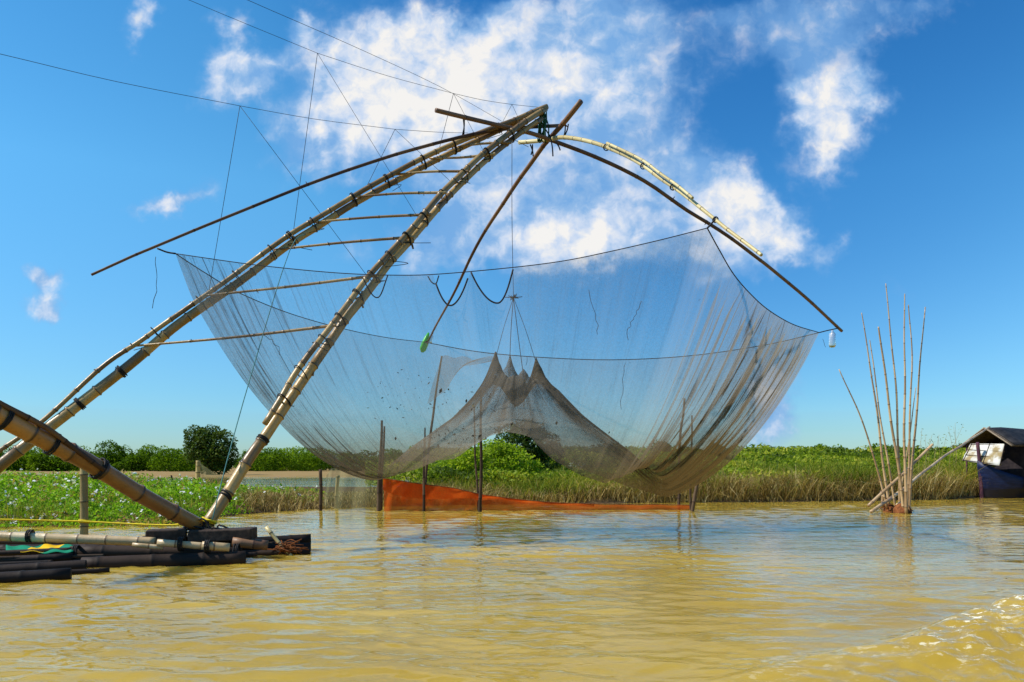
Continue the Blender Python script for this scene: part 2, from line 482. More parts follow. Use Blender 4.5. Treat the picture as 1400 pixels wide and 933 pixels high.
t.l.new(h, b.inputs['Height']); t.l.new(b.outputs[0], p.inputs['Normal'])
p.subsurface_method = 'BURLEY'; p.inputs['Subsurface Weight'].default_value = 0.85; p.inputs['Subsurface Radius'].default_value = (1.0, 0.75, 0.25); p.inputs['Subsurface Scale'].default_value = 0.8
t.l.new(p.outputs[0], t.out.inputs[0]); M['water'] = m

X, Y, F = fan(1.0, 2500, 950, 640, 1.12, -3.0, 48)
Zw = np.zeros_like(X)
wr = np.random.default_rng(5)
chop = 0.34 + 0.8 * np.clip(fbm(X * 0.22 + 3, Y * 0.30) * 1.6 - 0.45, 0, 1) + 0.55 * np.clip(-(X + 0.2) / 3.5, 0, 1) * np.clip((16 - Y) / 6, 0, 1)
for i in range(44):
    lam = 0.15 * (0.95 / 0.15) ** wr.random()
    a = math.pi / 2 + wr.normal(0, 0.42)
    kx, ky = 2 * math.pi / lam * math.cos(a), 2 * math.pi / lam * math.sin(a)
    ph = wr.random() * 6.28
    px_ = X + 0.25 * vnoise(X * 0.8, Y * 0.8); py_ = Y + 0.25 * vnoise(X * 0.8 + 9, Y * 0.8 + 5)
    s_ = np.sin(kx * px_ + ky * py_ + ph)
    cell = (Y + 3) * 0.0036
    Zw += 0.0031 * lam ** 0.85 * (2.1 * (0.5 + 0.5 * s_) ** 3.2 - 0.62) * np.clip(lam / cell / 3 - 0.4, 0, 1)
Zw *= chop * np.clip((60 - Y) / 30, 0, 1)
# the wake of a passing boat, low right: a ridge running away to the upper right
wa, wb = Vector((1.55, 4.35)), Vector((5.0, 6.4))
dx, dy = wb.x - wa.x, wb.y - wa.y; L = math.hypot(dx, dy); dx /= L; dy /= L
al = (X - wa.x) * dx + (Y - wa.y) * dy
ac = -(X - wa.x) * dy + (Y - wa.y) * dx            # + = far side
amp = np.clip((al + 0.5) / 3.2, 0, 1) ** 0.8 * np.clip((12 - al) / 6, 0, 1)
wig = (fbm(X * 1.2, Y * 1.2) - 0.47) * 0.45
ridge = np.where(ac + wig > 0, np.exp(-((ac + wig) / 0.20) ** 2), np.exp(-((ac + wig) / 0.62) ** 2))
rough_ = (fbm(X * 3.4, Y * 3.4, 4) - 0.47) * 0.20 + (fbm(X * 8, Y * 8, 3) - 0.44) * 0.13 + (fbm(X * 17, Y * 17, 2) - 0.38) * 0.05
nearside = np.clip((0.25 - ac) / 0.5, 0, 1) * np.clip((ac + 3.2) / 1.2, 0, 1)
Zw += amp * (0.20 * ridge + rough_ * nearside * 0.9)
foam = np.clip(amp * (1.35 * np.exp(-((ac + wig + 0.05) / 0.17) ** 2) * np.clip(fbm(X * 2, Y * 2) * 2.2 - 0.4, 0, 1.2) + 0.62 * nearside * np.clip(fbm(X * 2.6 + 9, Y * 2.6) * 3 - .9, 0, 1.2)), 0, 1)
rv = np_mesh('river', np.stack([X, Y, Zw], -1).reshape(-1, 3), F, M['water'], smooth=True, attrs={'foam': foam.ravel()})
tag(rv, kind='structure')

# ------------------------------------------------------------------ vegetation tools
def leaf_mesh(C, size, up=0.3, aspect=0.45, fold=0.0, dirs=None):
    """diamond-shaped leaves: C (n,3) centres, size (n,)"""
    n = len(C)
    nrm = rng.normal(size=(n, 3)); nrm[:, 2] = np.abs(nrm[:, 2]) + up * 2
    nrm /= np.linalg.norm(nrm, axis=1)[:, None]
    a = rng.normal(size=(n, 3)) if dirs is None else dirs + rng.normal(size=(n, 3)) * 0.35
    a -= nrm * (a * nrm).sum(1)[:, None]; a /= np.linalg.norm(a, axis=1)[:, None] + 1e-9
    b = np.cross(nrm, a)
    s = size[:, None]
    V = np.stack([C - a * s, C - b * s * aspect + nrm * s * fold, C + a * s, C + b * s * aspect + nrm * s * fold], 1).reshape(-1, 3)
    F = np.arange(4 * n).reshape(n, 4)
    return V, F
def blade_mesh(B, H, Wd, lean, curl=0.5):
    """bent grass blades: base B (n,3), height H, width Wd, lean (n,2)"""
    n = len(B)
    th = rng.random(n) * np.pi
    w = np.stack([np.cos(th), np.sin(th) * 0.6, np.zeros(n)], 1) * Wd[:, None] * 0.5
    up = np.zeros((n, 3)); up[:, 2] = H
    ln = np.concatenate([lean, np.zeros((n, 1))], 1) * H[:, None]
    m1 = B + up * 0.55 + ln * 0.35
    tp = B + up * (1 - curl * np.linalg.norm(lean, axis=1)[:, None] * 0.6) + ln
    V = np.stack([B - w, B + w, m1 + w * 0.8, m1 - w * 0.8, tp + w * 0.12, tp - w * 0.12], 1).reshape(-1, 3)
    k = np.arange(n)[:, None] * 6
    F = np.concatenate([k + np.array([[0, 1, 2, 3]]), k + np.array([[3, 2, 4, 5]])], 0)
    return V, F
def join(parts):
    Vs, Fs, o = [], [], 0
    for V, F in parts:
        Vs.append(V); Fs.append(F + o); o += len(V)
    return np.concatenate(Vs), np.concatenate(Fs)
def bearing_points(n, px0, px1, y0, y1, power=1.0):
    """points spread over a wedge of land, denser near"""
    px = rng.uniform(px0, px1, n)
    if power == 0: Y = rng.uniform(y0, y1, n)
    else: Y = 1 / rng.uniform(1 / y1, 1 / y0, n)
    return (px - CX) / FPX * Y, Y, px

M['hyacinth'] = mat_leaf('hyacinth_leaf', [(0.0, (0.07, 0.15, 0.008)), (0.35, (0.15, 0.30, 0.010)), (0.75, (0.26, 0.46, 0.016)), (0.9, (0.36, 0.50, 0.04)), (1.0, (0.34, 0.25, 0.06))], 0.4)
M['flower'] = mat_leaf('pale_petal', [(0.0, (0.75, 0.72, 0.78)), (1.0, (0.85, 0.85, 0.84))], 0.3, 0.9)
M['bank_leaf'] = mat_leaf('bank_leaf', [(0.0, (0.05, 0.085, 0.008)), (0.4, (0.14, 0.21, 0.011)), (0.8, (0.26, 0.33, 0.018)), (1.0, (0.42, 0.40, 0.045))], 0.4)
M['far_leaf'] = mat_leaf('far_leaf', [(0.0, (0.028, 0.060, 0.004)), (0.5, (0.09, 0.165, 0.006)), (1.0, (0.20, 0.29, 0.012))], 0.45, spec=0.03)
M['tree_leaf'] = mat_leaf('tree_leaf', [(0.0, (0.02, 0.042, 0.008)), (0.6, (0.06, 0.105, 0.014)), (1.0, (0.13, 0.17, 0.03))], 0.25)
M['bright_leaf'] = mat_leaf('bright_leaf', [(0.0, (0.07, 0.13, 0.008)), (0.5, (0.21, 0.32, 0.014)), (1.0, (0.40, 0.48, 0.03))], 0.45)
M['dry'] = mat_leaf('dry_reed', [(0.0, (0.09, 0.055, 0.018)), (0.35, (0.25, 0.165, 0.05)), (0.75, (0.44, 0.32, 0.10)), (1.0, (0.60, 0.48, 0.22))], 0.25, 1.0)
M['reed'] = mat_leaf('green_reed', [(0.0, (0.055, 0.085, 0.008)), (0.4, (0.15, 0.20, 0.014)), (0.75, (0.30, 0.30, 0.03)), (1.0, (0.46, 0.34, 0.09))], 0.35)
M['bark'] = mat_plain('tree_bark', (0.05, 0.035, 0.025), (0.12, 0.085, 0.06), 8, 0.9, 0.05)

def gz(X, Y): return np.maximum(land_height(X, Y), -0.05)
def shore_of(X, Y): return shoreline(X / Y)

# water hyacinth field, left
n = 120000
X, Y, px = bearing_points(n, -420, 470, 14.6, 66)
ok = Y > shore_of(X, Y) + rng.normal(-0.15, 0.25, n)
edge = np.interp(Y, [14, 20, 24, 27, 30, 34, 40, 66], [240, 345, 430, 400, 330, 250, 190, 150]) + rng.normal(0, 10, n) + (vnoise(Y * 1.1, Y * 0) - 0.5) * 60
ok &= px < edge
X, Y, px = X[ok], Y[ok], px[ok]
clump = fbm(X * 0.55, Y * 0.55)
hh = np.clip(0.10 + 1.55 * (clump - 0.34) + 0.25 * (vnoise(X * 2.1, Y * 2.1) - .5), 0.08, 1.1) * np.clip((Y - shore_of(X, Y) + 0.6) / 2.2, 0.22, 1) * np.interp(Y, [16, 22], [1, 1.25]) * np.interp(px, [180, 330, 430], [1, .68, .42])
zc = gz(X, Y) * 0.4 + hh * rng.beta(2.2, 1.3, len(X))
size = rng.uniform(0.035, 0.085, len(X)) * np.clip(Y / 20, 0.8, 2.2)
dirs = rng.normal(size=(len(X), 3)); dirs[:, 2] = np.abs(dirs[:, 2]) + 0.5
V, F = leaf_mesh(np.stack([X, Y, zc + 0.04], 1), size, 0.15, 0.36, 0.12, dirs)
rn = np.clip(0.5 * fbm(X * 0.9 + 40, Y * 0.9) + rng.normal(0.2, 0.24, len(X)) + 0.6 * (clump - 0.45), 0, 0.93)
rn = np.where(rng.random(len(X)) < 0.05 + 0.5 * (vnoise(X * 0.7 + 9, Y * 0.7) > 0.70), 1.0, rn)
o = np_mesh('water_hyacinth', V, F, M['hyacinth'], origin=(-6, 20, 0), attrs={'rn': np.repeat(rn, 4)})
tag(o, 'low mat of bright green water plants along the left bank behind the raft', 'water plants', kind='stuff')
nb = 16000
xb, yb, pb = bearing_points(nb, -420, 430, 14.8, 60); kb = (yb > shore_of(xb, yb) + .1) & (pb < np.interp(yb, [14, 20, 24, 27, 30, 34, 40, 66], [235, 340, 420, 380, 320, 240, 180, 140])) & (fbm(xb * .8 + 5, yb * .5) > .46)
xb, yb = xb[kb], yb[kb]
Vb, Fb = blade_mesh(np.stack([xb, yb, np.full(len(xb), .05)], 1), rng.uniform(.25, .75, len(xb)) * (.35 + 1.1 * fbm(xb * .55, yb * .55)), rng.uniform(.015, .035, len(xb)) * np.clip(yb / 20, .8, 2), rng.normal(0, .45, (len(xb), 2)), .6)
ob = np_mesh('tall_grass', Vb, Fb, M['reed'], origin=(-6, 20, 0), attrs={'rn': np.repeat(np.clip(rng.normal(.5, .25, len(xb)), 0, 1), 6)})
tag(ob, 'loose tufts of tall grass growing through the water plants on the left', 'grass', kind='stuff')
nf = 1100
idx = rng.choice(len(X), nf, replace=False); 
idx = idx[vnoise(X[idx] * 0.6 + 3, Y[idx] * 0.6) > 0.3]
c = np.stack([X[idx], Y[idx], gz(X[idx], Y[idx]) * 0.4 + hh[idx] + 0.07], 1)
c4 = np.repeat(c, 4, 0) + rng.normal(0, 0.022, (4 * len(c), 3))
s4 = np.repeat(np.clip(Y[idx] / 18, 0.8, 2.4), 4) * rng.uniform(0.022, 0.042, len(c4))
V, F = leaf_mesh(c4, s4, 0.4, 0.7)
o = np_mesh('white_flowers', V, F, M['flower'], origin=(-6, 20, 0.3), attrs={'rn': np.repeat(rng.random(len(c4)), 4)})
tag(o, 'small white flowers dotted over the green water plants on the left', 'flowers', kind='stuff')

# dry tangle at the tip of the left bank
n = 9000
X, Y, px = bearing_points(n, 335, 520, 19.0, 27)
ok = (Y > shore_of(X, Y) + rng.normal(0.05, 0.2, n)); X, Y, px = X[ok], Y[ok], px[ok]
H = rng.uniform(0.15, 0.62, len(X)) * np.interp(px, [335, 400, 440, 520], [1.0, 0.9, 0.5, 0.6])
V1, F1 = blade_mesh(np.stack([X, Y, gz(X, Y)], 1), H, rng.uniform(0.012, 0.028, len(X)), rng.normal(0, 0.75, (len(X), 2)), 0.8)
o = np_mesh('dry_brush', V1, F1, M['dry'], origin=(-5, 21, 0), attrs={'rn': np.repeat(rng.random(len(X)), 6)})
tag(o, 'low tangle of dry brown stems at the tip of the left bank', 'dry brush', kind='stuff')

# right bank: dry reeds at the water, green weeds behind
n = 30000
px = rng.uniform(505, 1750, n); a = (px - CX) / FPX; Y = shoreline(a) + rng.gamma(1.6, 0.9, n) - 0.15; X = a * Y
den = fbm(X * 0.5 + 7, Y * 0.3)
H = rng.uniform(0.25, 1.15, n) * (0.5 + 1.25 * den) * np.interp(px, [505, 600, 830, 900, 1000], [0.5, 0.55, 0.62, 0.75, 1.0])
V, F = blade_mesh(np.stack([X, Y, gz(X, Y)], 1), H, rng.uniform(0.014, 0.034, n), rng.normal(0, 0.62, (n, 2)), 0.6)
o = np_mesh('dry_reeds', V, F, M['dry'], origin=(7, 26, 0), attrs={'rn': np.repeat(rng.random(n), 6)})
tag(o, 'dry straw coloured reeds along the far waterline', 'reeds', kind='stuff')
n = 36000
px = rng.uniform(560, 1800, n); a = (px - CX) / FPX; Y = shoreline(a) + 0.15 + rng.gamma(1.5, 2.3, n); X = a * Y
den = fbm(X * 0.6 + 17, Y * 0.25)
H = np.clip(rng.uniform(0.3, 1.15, n) * np.clip(0.1 + 2.1 * (den - .02), .2, 1.7) + (Y - shoreline(a)) * 0.03, 0.3, 2.0) * np.interp(px, [560, 650, 830, 930], [0.6, 0.6, 0.7, 1.0])
V, F = blade_mesh(np.stack([X, Y, gz(X, Y)], 1), H, rng.uniform(0.02, 0.045, n), rng.normal(0, 0.45, (n, 2)), 0.5)
o = np_mesh('green_reeds', V, F, M['reed'], origin=(9, 30, 0), attrs={'rn': np.repeat(np.clip(rng.normal(0.5, 0.24, n) + 1.1 * (fbm(X * 0.35 + 50, Y * 0.2) - 0.47), 0, 1), 6)})
tag(o, 'tall green reeds growing behind the dry ones on the far bank', 'reeds', kind='stuff')
n = 190000
X, Y, px = bearing_points(n, 500, 1900, 24, 110)
d = Y - shore_of(X, Y) + 3.2 * (fbm(X * 0.5 + 60, Y * 0.1) - 0.46); ok = (d > 1.1) & (rng.random(n) < np.clip(d / 4, 0.15, 1)) & ((px > 560) | (Y < 34)); X, Y, px, d = X[ok], Y[ok], px[ok], d[ok]
cl = fbm(X * 0.33, Y * 0.2, 5)
top = np.clip(0.75 + d * 0.042, 0.4, 2.05) * (0.45 + 1.15 * cl + 0.35 * np.clip(vnoise(X * 1.1, Y * 0.5) - .6, 0, 1)) + np.clip((Y - 55) * 0.022, 0, 1.1)
zc = top * (1 - rng.beta(1.0, 4.0, len(X)) * np.interp(Y, [26, 40, 110], [0.95, 0.55, 0.3]))
size = rng.uniform(0.04, 0.10, len(X)) * np.clip(Y / 28, 0.85, 3.0)
V, F = leaf_mesh(np.stack([X, Y, zc + 0.1], 1), size, 0.15, 0.45)
rn = np.clip(2.3 * (fbm(X * 0.5 + 30, Y * 0.25, 4) - .47) + 0.42 + rng.normal(0, 0.17, len(X)), 0, 1)
o = np_mesh('bank_weeds', V, F, M['bank_leaf'], origin=(12, 40, 0), attrs={'rn': np.repeat(rn, 4)})
tag(o, 'thick green weeds covering the flat bank to the right', 'weeds', kind='stuff')

# trees
def crown(blobs, n, size, inner=0.55):
    """leaf centres over several ragged lobes: blobs = (x, y, z, rx, ry, rz)"""
    vol = np.array([b[3] * b[5] for b in blobs]); cnt = (n * vol / vol.sum()).astype(int)
    C = []; S = []; Rn = []
    for b, k in zip(blobs, cnt):
        d = rng.normal(size=(k, 3)); d /= np.linalg.norm(d, axis=1)[:, None]
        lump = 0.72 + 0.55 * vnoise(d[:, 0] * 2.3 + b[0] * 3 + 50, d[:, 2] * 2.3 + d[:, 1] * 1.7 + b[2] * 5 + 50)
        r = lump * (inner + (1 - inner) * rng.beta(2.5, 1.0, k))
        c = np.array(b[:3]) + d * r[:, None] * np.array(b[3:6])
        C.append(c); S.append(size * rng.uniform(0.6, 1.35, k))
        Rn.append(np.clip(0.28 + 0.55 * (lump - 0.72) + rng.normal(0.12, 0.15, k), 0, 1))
    return np.concatenate(C), np.concatenate(S), np.concatenate(Rn)

def tree(name, label, cat, base, blobs, n, size, leaf, trunk=(0.12, 0.05), limbs=4, group=None):
    base = Vector(base)
    r = empty(name, base, label, cat, group)
    C, S, Rn = crown([(base.x + b[0], base.y + b[1], b[2], b[3], b[4], b[5]) for b in blobs], n, size)
    V, F = leaf_mesh(C, S, 0.2, 0.45)
    np_mesh('crown', V, F, leaf, parent=r, attrs={'rn': np.repeat(Rn, 4)})
    tm = MB(); b0 = blobs[0]
    tm.taper([base - Vector((0, 0, 0.2)), base + Vector((b0[0] * 0.3, 0, (b0[2] - base.z) * 0.55)), Vector((base.x + b0[0], base.y + b0[1], b0[2]))], trunk[0], trunk[1], 8)
    for b in blobs[1:1 + limbs]:
        tm.taper([base + Vector((b0[0] * 0.2, 0, (b0[2] - base.z) * 0.4)), Vector((base.x + b[0] * 0.6, base.y + b[1] * .6, base.z + (b[2] - base.z) * 0.75)), Vector((base.x + b[0], base.y + b[1], b[2]))], trunk[1], trunk[1] * 0.4, 6)
    tm.build('trunk', M['bark'], r)
    return r

def gp(px, Y, z=0.1): return P(px, HY, Y).xy.to_3d() + Vector((0, 0, z))
# big dark tree across the inlet
b = gp(285, 96, 0.15); k = 96 / FPX
tree('round_tree', 'big dark round tree standing out above the far woods on the left', 'tree', b,
     [(-0.4, 0, 1.2 + 28 * k, 2.2, 2.2, 2.0), (-1.6, .2, 1.2 + 38 * k, 1.7, 1.7, 1.55), (1.1, -.3, 1.2 + 27 * k, 2.2, 2.0, 2.1), (-0.2, .2, 1.2 + 43 * k, 1.6, 1.5, 1.2),
      (2.2, 0, 1.2 + 15 * k, 1.3, 1.4, 1.9), (-1.8, -.2, 1.2 + 20 * k, 1.2, 1.3, 1.5), (0.4, -0.5, 1.2 + 12 * k, 2.0, 1.4, 1.7), (1.0, 0, 1.2 + 2 * k, 2.2, 1.6, 1.2)], 9000, 0.20, M['tree_leaf'], (0.3, 0.12))
# bright bush and the tree behind it, seen under the net
b = gp(664, 28.6, 0.15)
tree('bush', 'bright light green leafy bush on the bank under the raised net', 'bush', b,
     [(0, 0, 1.2, 1.2, .9, .95), (-1.15, .1, 1.0, .85, .8, .75), (1.0, 0, 1.1, .9, .8, .8), (0.55, .2, 1.75, .5, .6, .4), (-.4, -.2, 1.35, .5, .6, .4), (1.7, .2, .95, .6, .7, .5), (-1.9, .2, .75, .7, .7, .5), (.1, -.5, .7, 1.7, .5, .5)], 11000, 0.075, M['bright_leaf'], (0.05, 0.02))
b = gp(717, 34, 0.15)
tree('round_tree', 'round topped tree behind the bright bush, seen through the middle of the net', 'tree', b,
     [(0, 0, 2.1, 1.15, 1.1, 1.1), (-.55, .1, 2.35, .75, .8, .75), (.65, 0, 2.2, .8, .8, .8), (0.1, .1, 2.75, .7, .7, .5), (1.15, 0, 1.6, .7, .7, .7), (-1.0, 0, 1.6, .6, .6, .6)], 6000, 0.085, M['tree_leaf'], (0.12, 0.05))
b = gp(900, 52, 0.15)
tree('small_tree', 'small squat tree on the bank seen through the right half of the net', 'tree', b,
     [(0, 0, 2.1, .95, .9, .8), (.3, 0, 2.45, .6, .6, .4), (-.6, 0, 1.7, .7, .7, .6), (.7, 0, 1.7, .7, .7, .6)], 2600, 0.11, M['tree_leaf'], (0.1, 0.05))
b = gp(978, 46, 0.15)
tree('small_tree', 'dark bushy tree at the right edge of the raised net', 'tree', b,
     [(0, 0, 1.75, .75, .8, .75), (.35, 0, 1.5, .6, .6, .6), (-.5, 0, 1.5, .7, .6, .7), (0.1, .1, 2.1, .5, .5, .35)], 2600, 0.10, M['tree_leaf'], (0.1, 0.05))

# far woods along the horizon, too many to count
C, S, Rn = [], [], []
wood = []
for i in range(150):
    px = random.uniform(-500, 560); Y = random.uniform(165, 215)
    h = random.uniform(3.2, 5.2)
    wood.append((px, Y, h, random.uniform(2.4, 4.8)))
for px, Y, h, w in ((103, 175, 6.1, 3.5), (152, 172, 7.0, 4.2), (165, 176, 6.2, 3.5), (210, 178, 6.2, 4.6), (238, 160, 5.2, 5.5), (20, 180, 5.8, 5.0), (60, 178, 5.6, 5.0), (345, 175, 5.0, 4.0), (400, 178, 5.6, 6.0), (425, 172, 5.6, 5.5), (370, 170, 5.2, 4.5)):
    wood.append((px, Y, h, w))
for i in range(110):
    px = random.uniform(560, 2100); Y = random.uniform(120, 190)
    wood.append((px, Y, random.choice((random.uniform(3.0, 4.0), random.uniform(3.6, 4.9))), random.uniform(1.6, 4.0)))
for px, Y, w, h in ((1120, 125, 1.6, 4.6), (1142, 130, 1.8, 4.6), (1010, 130, 1.6, 4.4), (1080, 128, 2.2, 4.1), (1330, 140, 2.2, 4.8), (1200, 150, 2.2, 4.7)):
    wood.append((px, Y, h, w))
for px, Y, h, w in wood:
    x = (px - CX) / FPX * Y
    bl = [(x, Y, h * 0.5, w, w * 0.7, h * 0.5), (x + random.uniform(-.5, .5) * w, Y - 1, h * 0.68, w * 0.55, w * 0.5, h * 0.32), (x + random.uniform(-.7, .7) * w, Y - 1.5, h * 0.3, w * 0.7, w * 0.5, h * 0.33)]
    c, s, r_ = crown(bl, int(700 + 330 * w), 0.26, 0.6)
    C.append(c); S.append(s); Rn.append(np.clip(r_ - .12 + random.gauss(0, 0.16), 0, 1))
C = np.concatenate(C); S = np.concatenate(S); Rn = np.concatenate(Rn)
V, F = leaf_mesh(C, S, 0.25, 0.5)
o = np_mesh('far_woods', V, F, M['far_leaf'], origin=(0, 180, 0), attrs={'rn': np.repeat(Rn, 4)})
tag(o, 'low green woods along the far horizon', 'woods', kind='stuff')

# tall thin weeds rising above the right bank
for (px, py, Y, lab) in ((1302, 575, 33, 'tall thin weed beside the houseboat roof, above the far bank'), (1258, 585, 31, 'thin feathery weed rising behind the cluster of bamboo sticks'), (1280, 592, 32, 'short sparse weed between the sticks and the houseboat')):
    b = gp(px, Y, 0.15); top = P(px, py, Y)
    r = empty('tall_weed', b, lab, 'weed')
    sm = MB()
    c = []
    for q in range(4):
        tp = top + Vector((random.gauss(0, .35), random.gauss(0, .2), random.uniform(-.5, 0)))
        sm.taper([b + Vector((random.gauss(0, .1), 0, 0)), (b + tp) / 2 + Vector((random.gauss(0, .1), 0, 0)), tp], 0.012, 0.004, 5)
        for z in np.linspace(0.35, 1, 14):
            c.append(b.lerp(tp, z) + Vector((random.gauss(0, .09), random.gauss(0, .09), 0)))
    sm.build('stem', M['palestake'], r)
    c = np.array([list(x) for x in c])
    V, F = leaf_mesh(c, np.full(len(c), 0.055), 0.1, 0.25)
    np_mesh('leaves', V, F, M['reed'], parent=r, attrs={'rn': np.repeat(rng.random(len(c)), 4)})

# ------------------------------------------------------------------ the raft
def logpath(a, b, Ya, Yb): return [P(a[0], a[1], Ya), P(b[0], b[1], Yb)]
raft = empty('bamboo_raft', gp(250, 9.9, 0.0), 'raft of dark wet bamboo logs floating at the left, under the frame', 'raft')
logs = [  # a, b, distance a, distance b, radius px, material
    ((-330, 771), (102, 752), 8.3, 9.25, 4, 'wet'),
    ((-330, 782), (99, 762), 8.1, 9.05, 6, 'wet'),
    ((-330, 800), (118, 774), 7.8, 8.85, 9, 'wet'),
    ((-330, 812), (97, 786), 7.2, 8.2, 10, 'wet'),
    ((108, 755), (326, 757), 9.3, 9.75, 9, 'wet'),
    ((112, 773), (336, 764), 9.0, 9.55, 11, 'wet'),
    ((-60, 760), (330, 750), 9.6, 10.2, 10, 'wet'),
    ((120, 748), (360, 749), 10.0, 10.6, 9, 'wet'),
    ((-330, 755), (200, 751), 9.6, 10.1, 8, 'wet'),
    ((300, 744), (425, 737), 10.6, 11.0, 7, 'wet'),
    ((300, 751), (425, 748), 10.5, 10.8, 6, 'wet'),
    ((290, 760), (424, 755), 10.3, 10.55, 6, 'wet'),
    ((-330, 742), (150, 742), 10.4, 10.9, 7, 'wet'),
    ((-200, 768), (142, 760), 8.3, 9.2, 2.6, 'stake'), ((30, 769), (306, 761), 8.9, 9.6, 3.2, 'wet'), ((-330, 786), (72, 769), 8.0, 8.9, 3.6, 'wet'),
    ((96, 750), (300, 751), 9.3, 9.7, 3.0, 'stake'), ((-120, 795), (150, 780), 7.9, 8.75, 4.0, 'wet'), ((196, 766), (352, 758), 9.3, 9.85, 3.4, 'wet'), ((325, 746), (410, 742), 10.5, 10.8, 3.0, 'stake'),
]
for a, b_, Ya, Yb, r, mt in logs:
    mb = MB(); q = r * (Ya + Yb) / 2 / FPX
    mb.bamboo(logpath(a, b_, Ya, Yb), q * 0.97, q, 0.55, 12, 0.07, kink=0.015)
    mb.build('log', M[mt], raft)
for a, b_, Ya, Yb, r, mt, nm in [
    ((-330, 722), (212, 741), 9.3, 9.75, 6.5, 'whitebamboo', 'deck_pole'),
    ((181, 745), (223, 749), 9.3, 9.4, 3.2, 'whitebamboo', 'deck_pole'),
    ((215, 742), (278, 747), 9.35, 9.5, 5, 'whitebamboo', 'deck_pole'),
    ((276, 746), (314, 749), 9.4, 9.5, 6, 'whitebamboo', 'deck_pole'),
    ((318, 741), (366, 746), 9.9, 10.0, 7, 'stub', 'deck_pole')]:
    mb = MB(); q = r * (Ya + Yb) / 2 / FPX
    mb.bamboo(logpath(a, b_, Ya, Yb), q * 0.97, q, 0.36, 12, 0.06)
    mb.build(nm, M[mt], raft)
def plank(c, L, yaw, w, h, tilt=0.0):
    ax = Vector((math.cos(yaw), math.sin(yaw), tilt)).normalized() * (L / 2)
    ay = Vector((-math.sin(yaw), math.cos(yaw), 0)) * (w / 2)
    return c, ax, ay, Vector((0, 0, h / 2))
for c, L, yaw, w, h, tl in ((P(228, 731, 10.0), 0.48, 0.35, 0.30, 0.14, 0.02), (P(305, 731, 10.05), 0.80, 0.08, 0.34, 0.15, 0.03), (P(262, 738, 10.3), 1.3, -0.1, 0.22, 0.10, 0)):
    mb = MB(); mb.box(*plank(c, L, yaw, w, h, tl)); mb.build('plank', M['plank'], raft, smooth=False, bevel=0.018)
def lash(c, axis, rx, ry, up=None, turns=3, r=0.009, gap=0.016, mb=None, wob=0.15):
    """turns of cord round something of half-size rx (sideways) by ry (up) whose axis is given"""
    mb = mb or MB(); axis = Vector(axis).normalized()
    up = Vector(up or (0, 0, 1)); a = axis.cross(up).normalized(); b = a.cross(axis).normalized()
    for k in range(turns):
        off = axis * (k - (turns - 1) / 2) * gap; pts = []
        sk = random.gauss(0, wob)
        for i in range(17):
            th = 2 * math.pi * i / 16
            pts.append(Vector(c) + off + axis * sk * r * 5 * math.sin(th) + a * math.cos(th) * rx + b * math.sin(th) * ry)
        mb.rings(pts, [r] * 17, 5, cap=False)
    return mb
for px, py, Y, rr in ((41, 733, 9.6, 8), (105, 757, 9.2, 11), (323, 755, 9.75, 11), (284, 747, 9.4, 8), (248, 744, 9.4, 9)):
    lash(P(px, py, Y), (1, .15, 0), rr * Y / FPX, rr * Y / FPX, turns=4).build('lashing', M['black'], raft)
# splayed twig tied on with fibre at the raft's right tip
tw = MB(); tw.bamboo([P(364, 721, 10.45), P(382, 743, 10.4), P(400, 762, 10.35)], 0.028, 0.02, 0.2, 7)
tw.build('tie_stick', M['palebamboo'], raft)
fb = MB()
for i in range(26):
    c0 = P(393, 750, 10.38); d0 = Vector((random.gauss(0, .16), random.gauss(0, .06), random.gauss(0, .07)))
    fb.tube([c0 + d0, c0 + Vector((random.gauss(0, .05), random.gauss(0, .03), random.gauss(0, .05))), c0 - d0 * random.uniform(.5, 1.1)], 0.008, 4, 4)
fb.build('tie_cord', M['fibre'], raft)
# cloth lying on the raft: green with a yellow band
m, t = newmat('striped_cloth')
co = t.add('ShaderNodeTexCoord').outputs['Object']; sp = t.add('ShaderNodeSeparateXYZ'); t.l.new(co, sp.inputs[0])
band = t.math('MULTIPLY', t.math('GREATER_THAN', sp.outputs[0], -0.02), t.math('LESS_THAN', sp.outputs[0], 0.24))
n1 = t.noise(co, 9, 5, .6)
principled(t, t.mix(band, t.mix(n1, (0.0, 0.13, 0.07), (0.01, 0.24, 0.13)), t.mix(n1, (0.62, 0.36, 0.005), (0.75, 0.48, 0.02))), 0.8, .1, n1, .3)
M['cloth'] = m
mb = MB(); gr = []
for j in range(7):
    row = []
    for i in range(25):
        u = i / 24; v = j / 6
        p0 = P(8 + 92 * u, 755 - 9 * v, 9.05 + 0.5 * v)
        row.append(p0 + Vector((0, 0, 0.012 * math.sin(u * 19 + v * 3) + 0.01 * math.sin(u * 7 + v * 9))))
    gr.append(row)
mb.sheet(gr)
o = mb.build('cloth', M['cloth'], origin=P(45, 750, 9.3), solid=0.008)
tag(o, 'green cloth with a yellow band lying over the raft logs at the left', 'cloth')
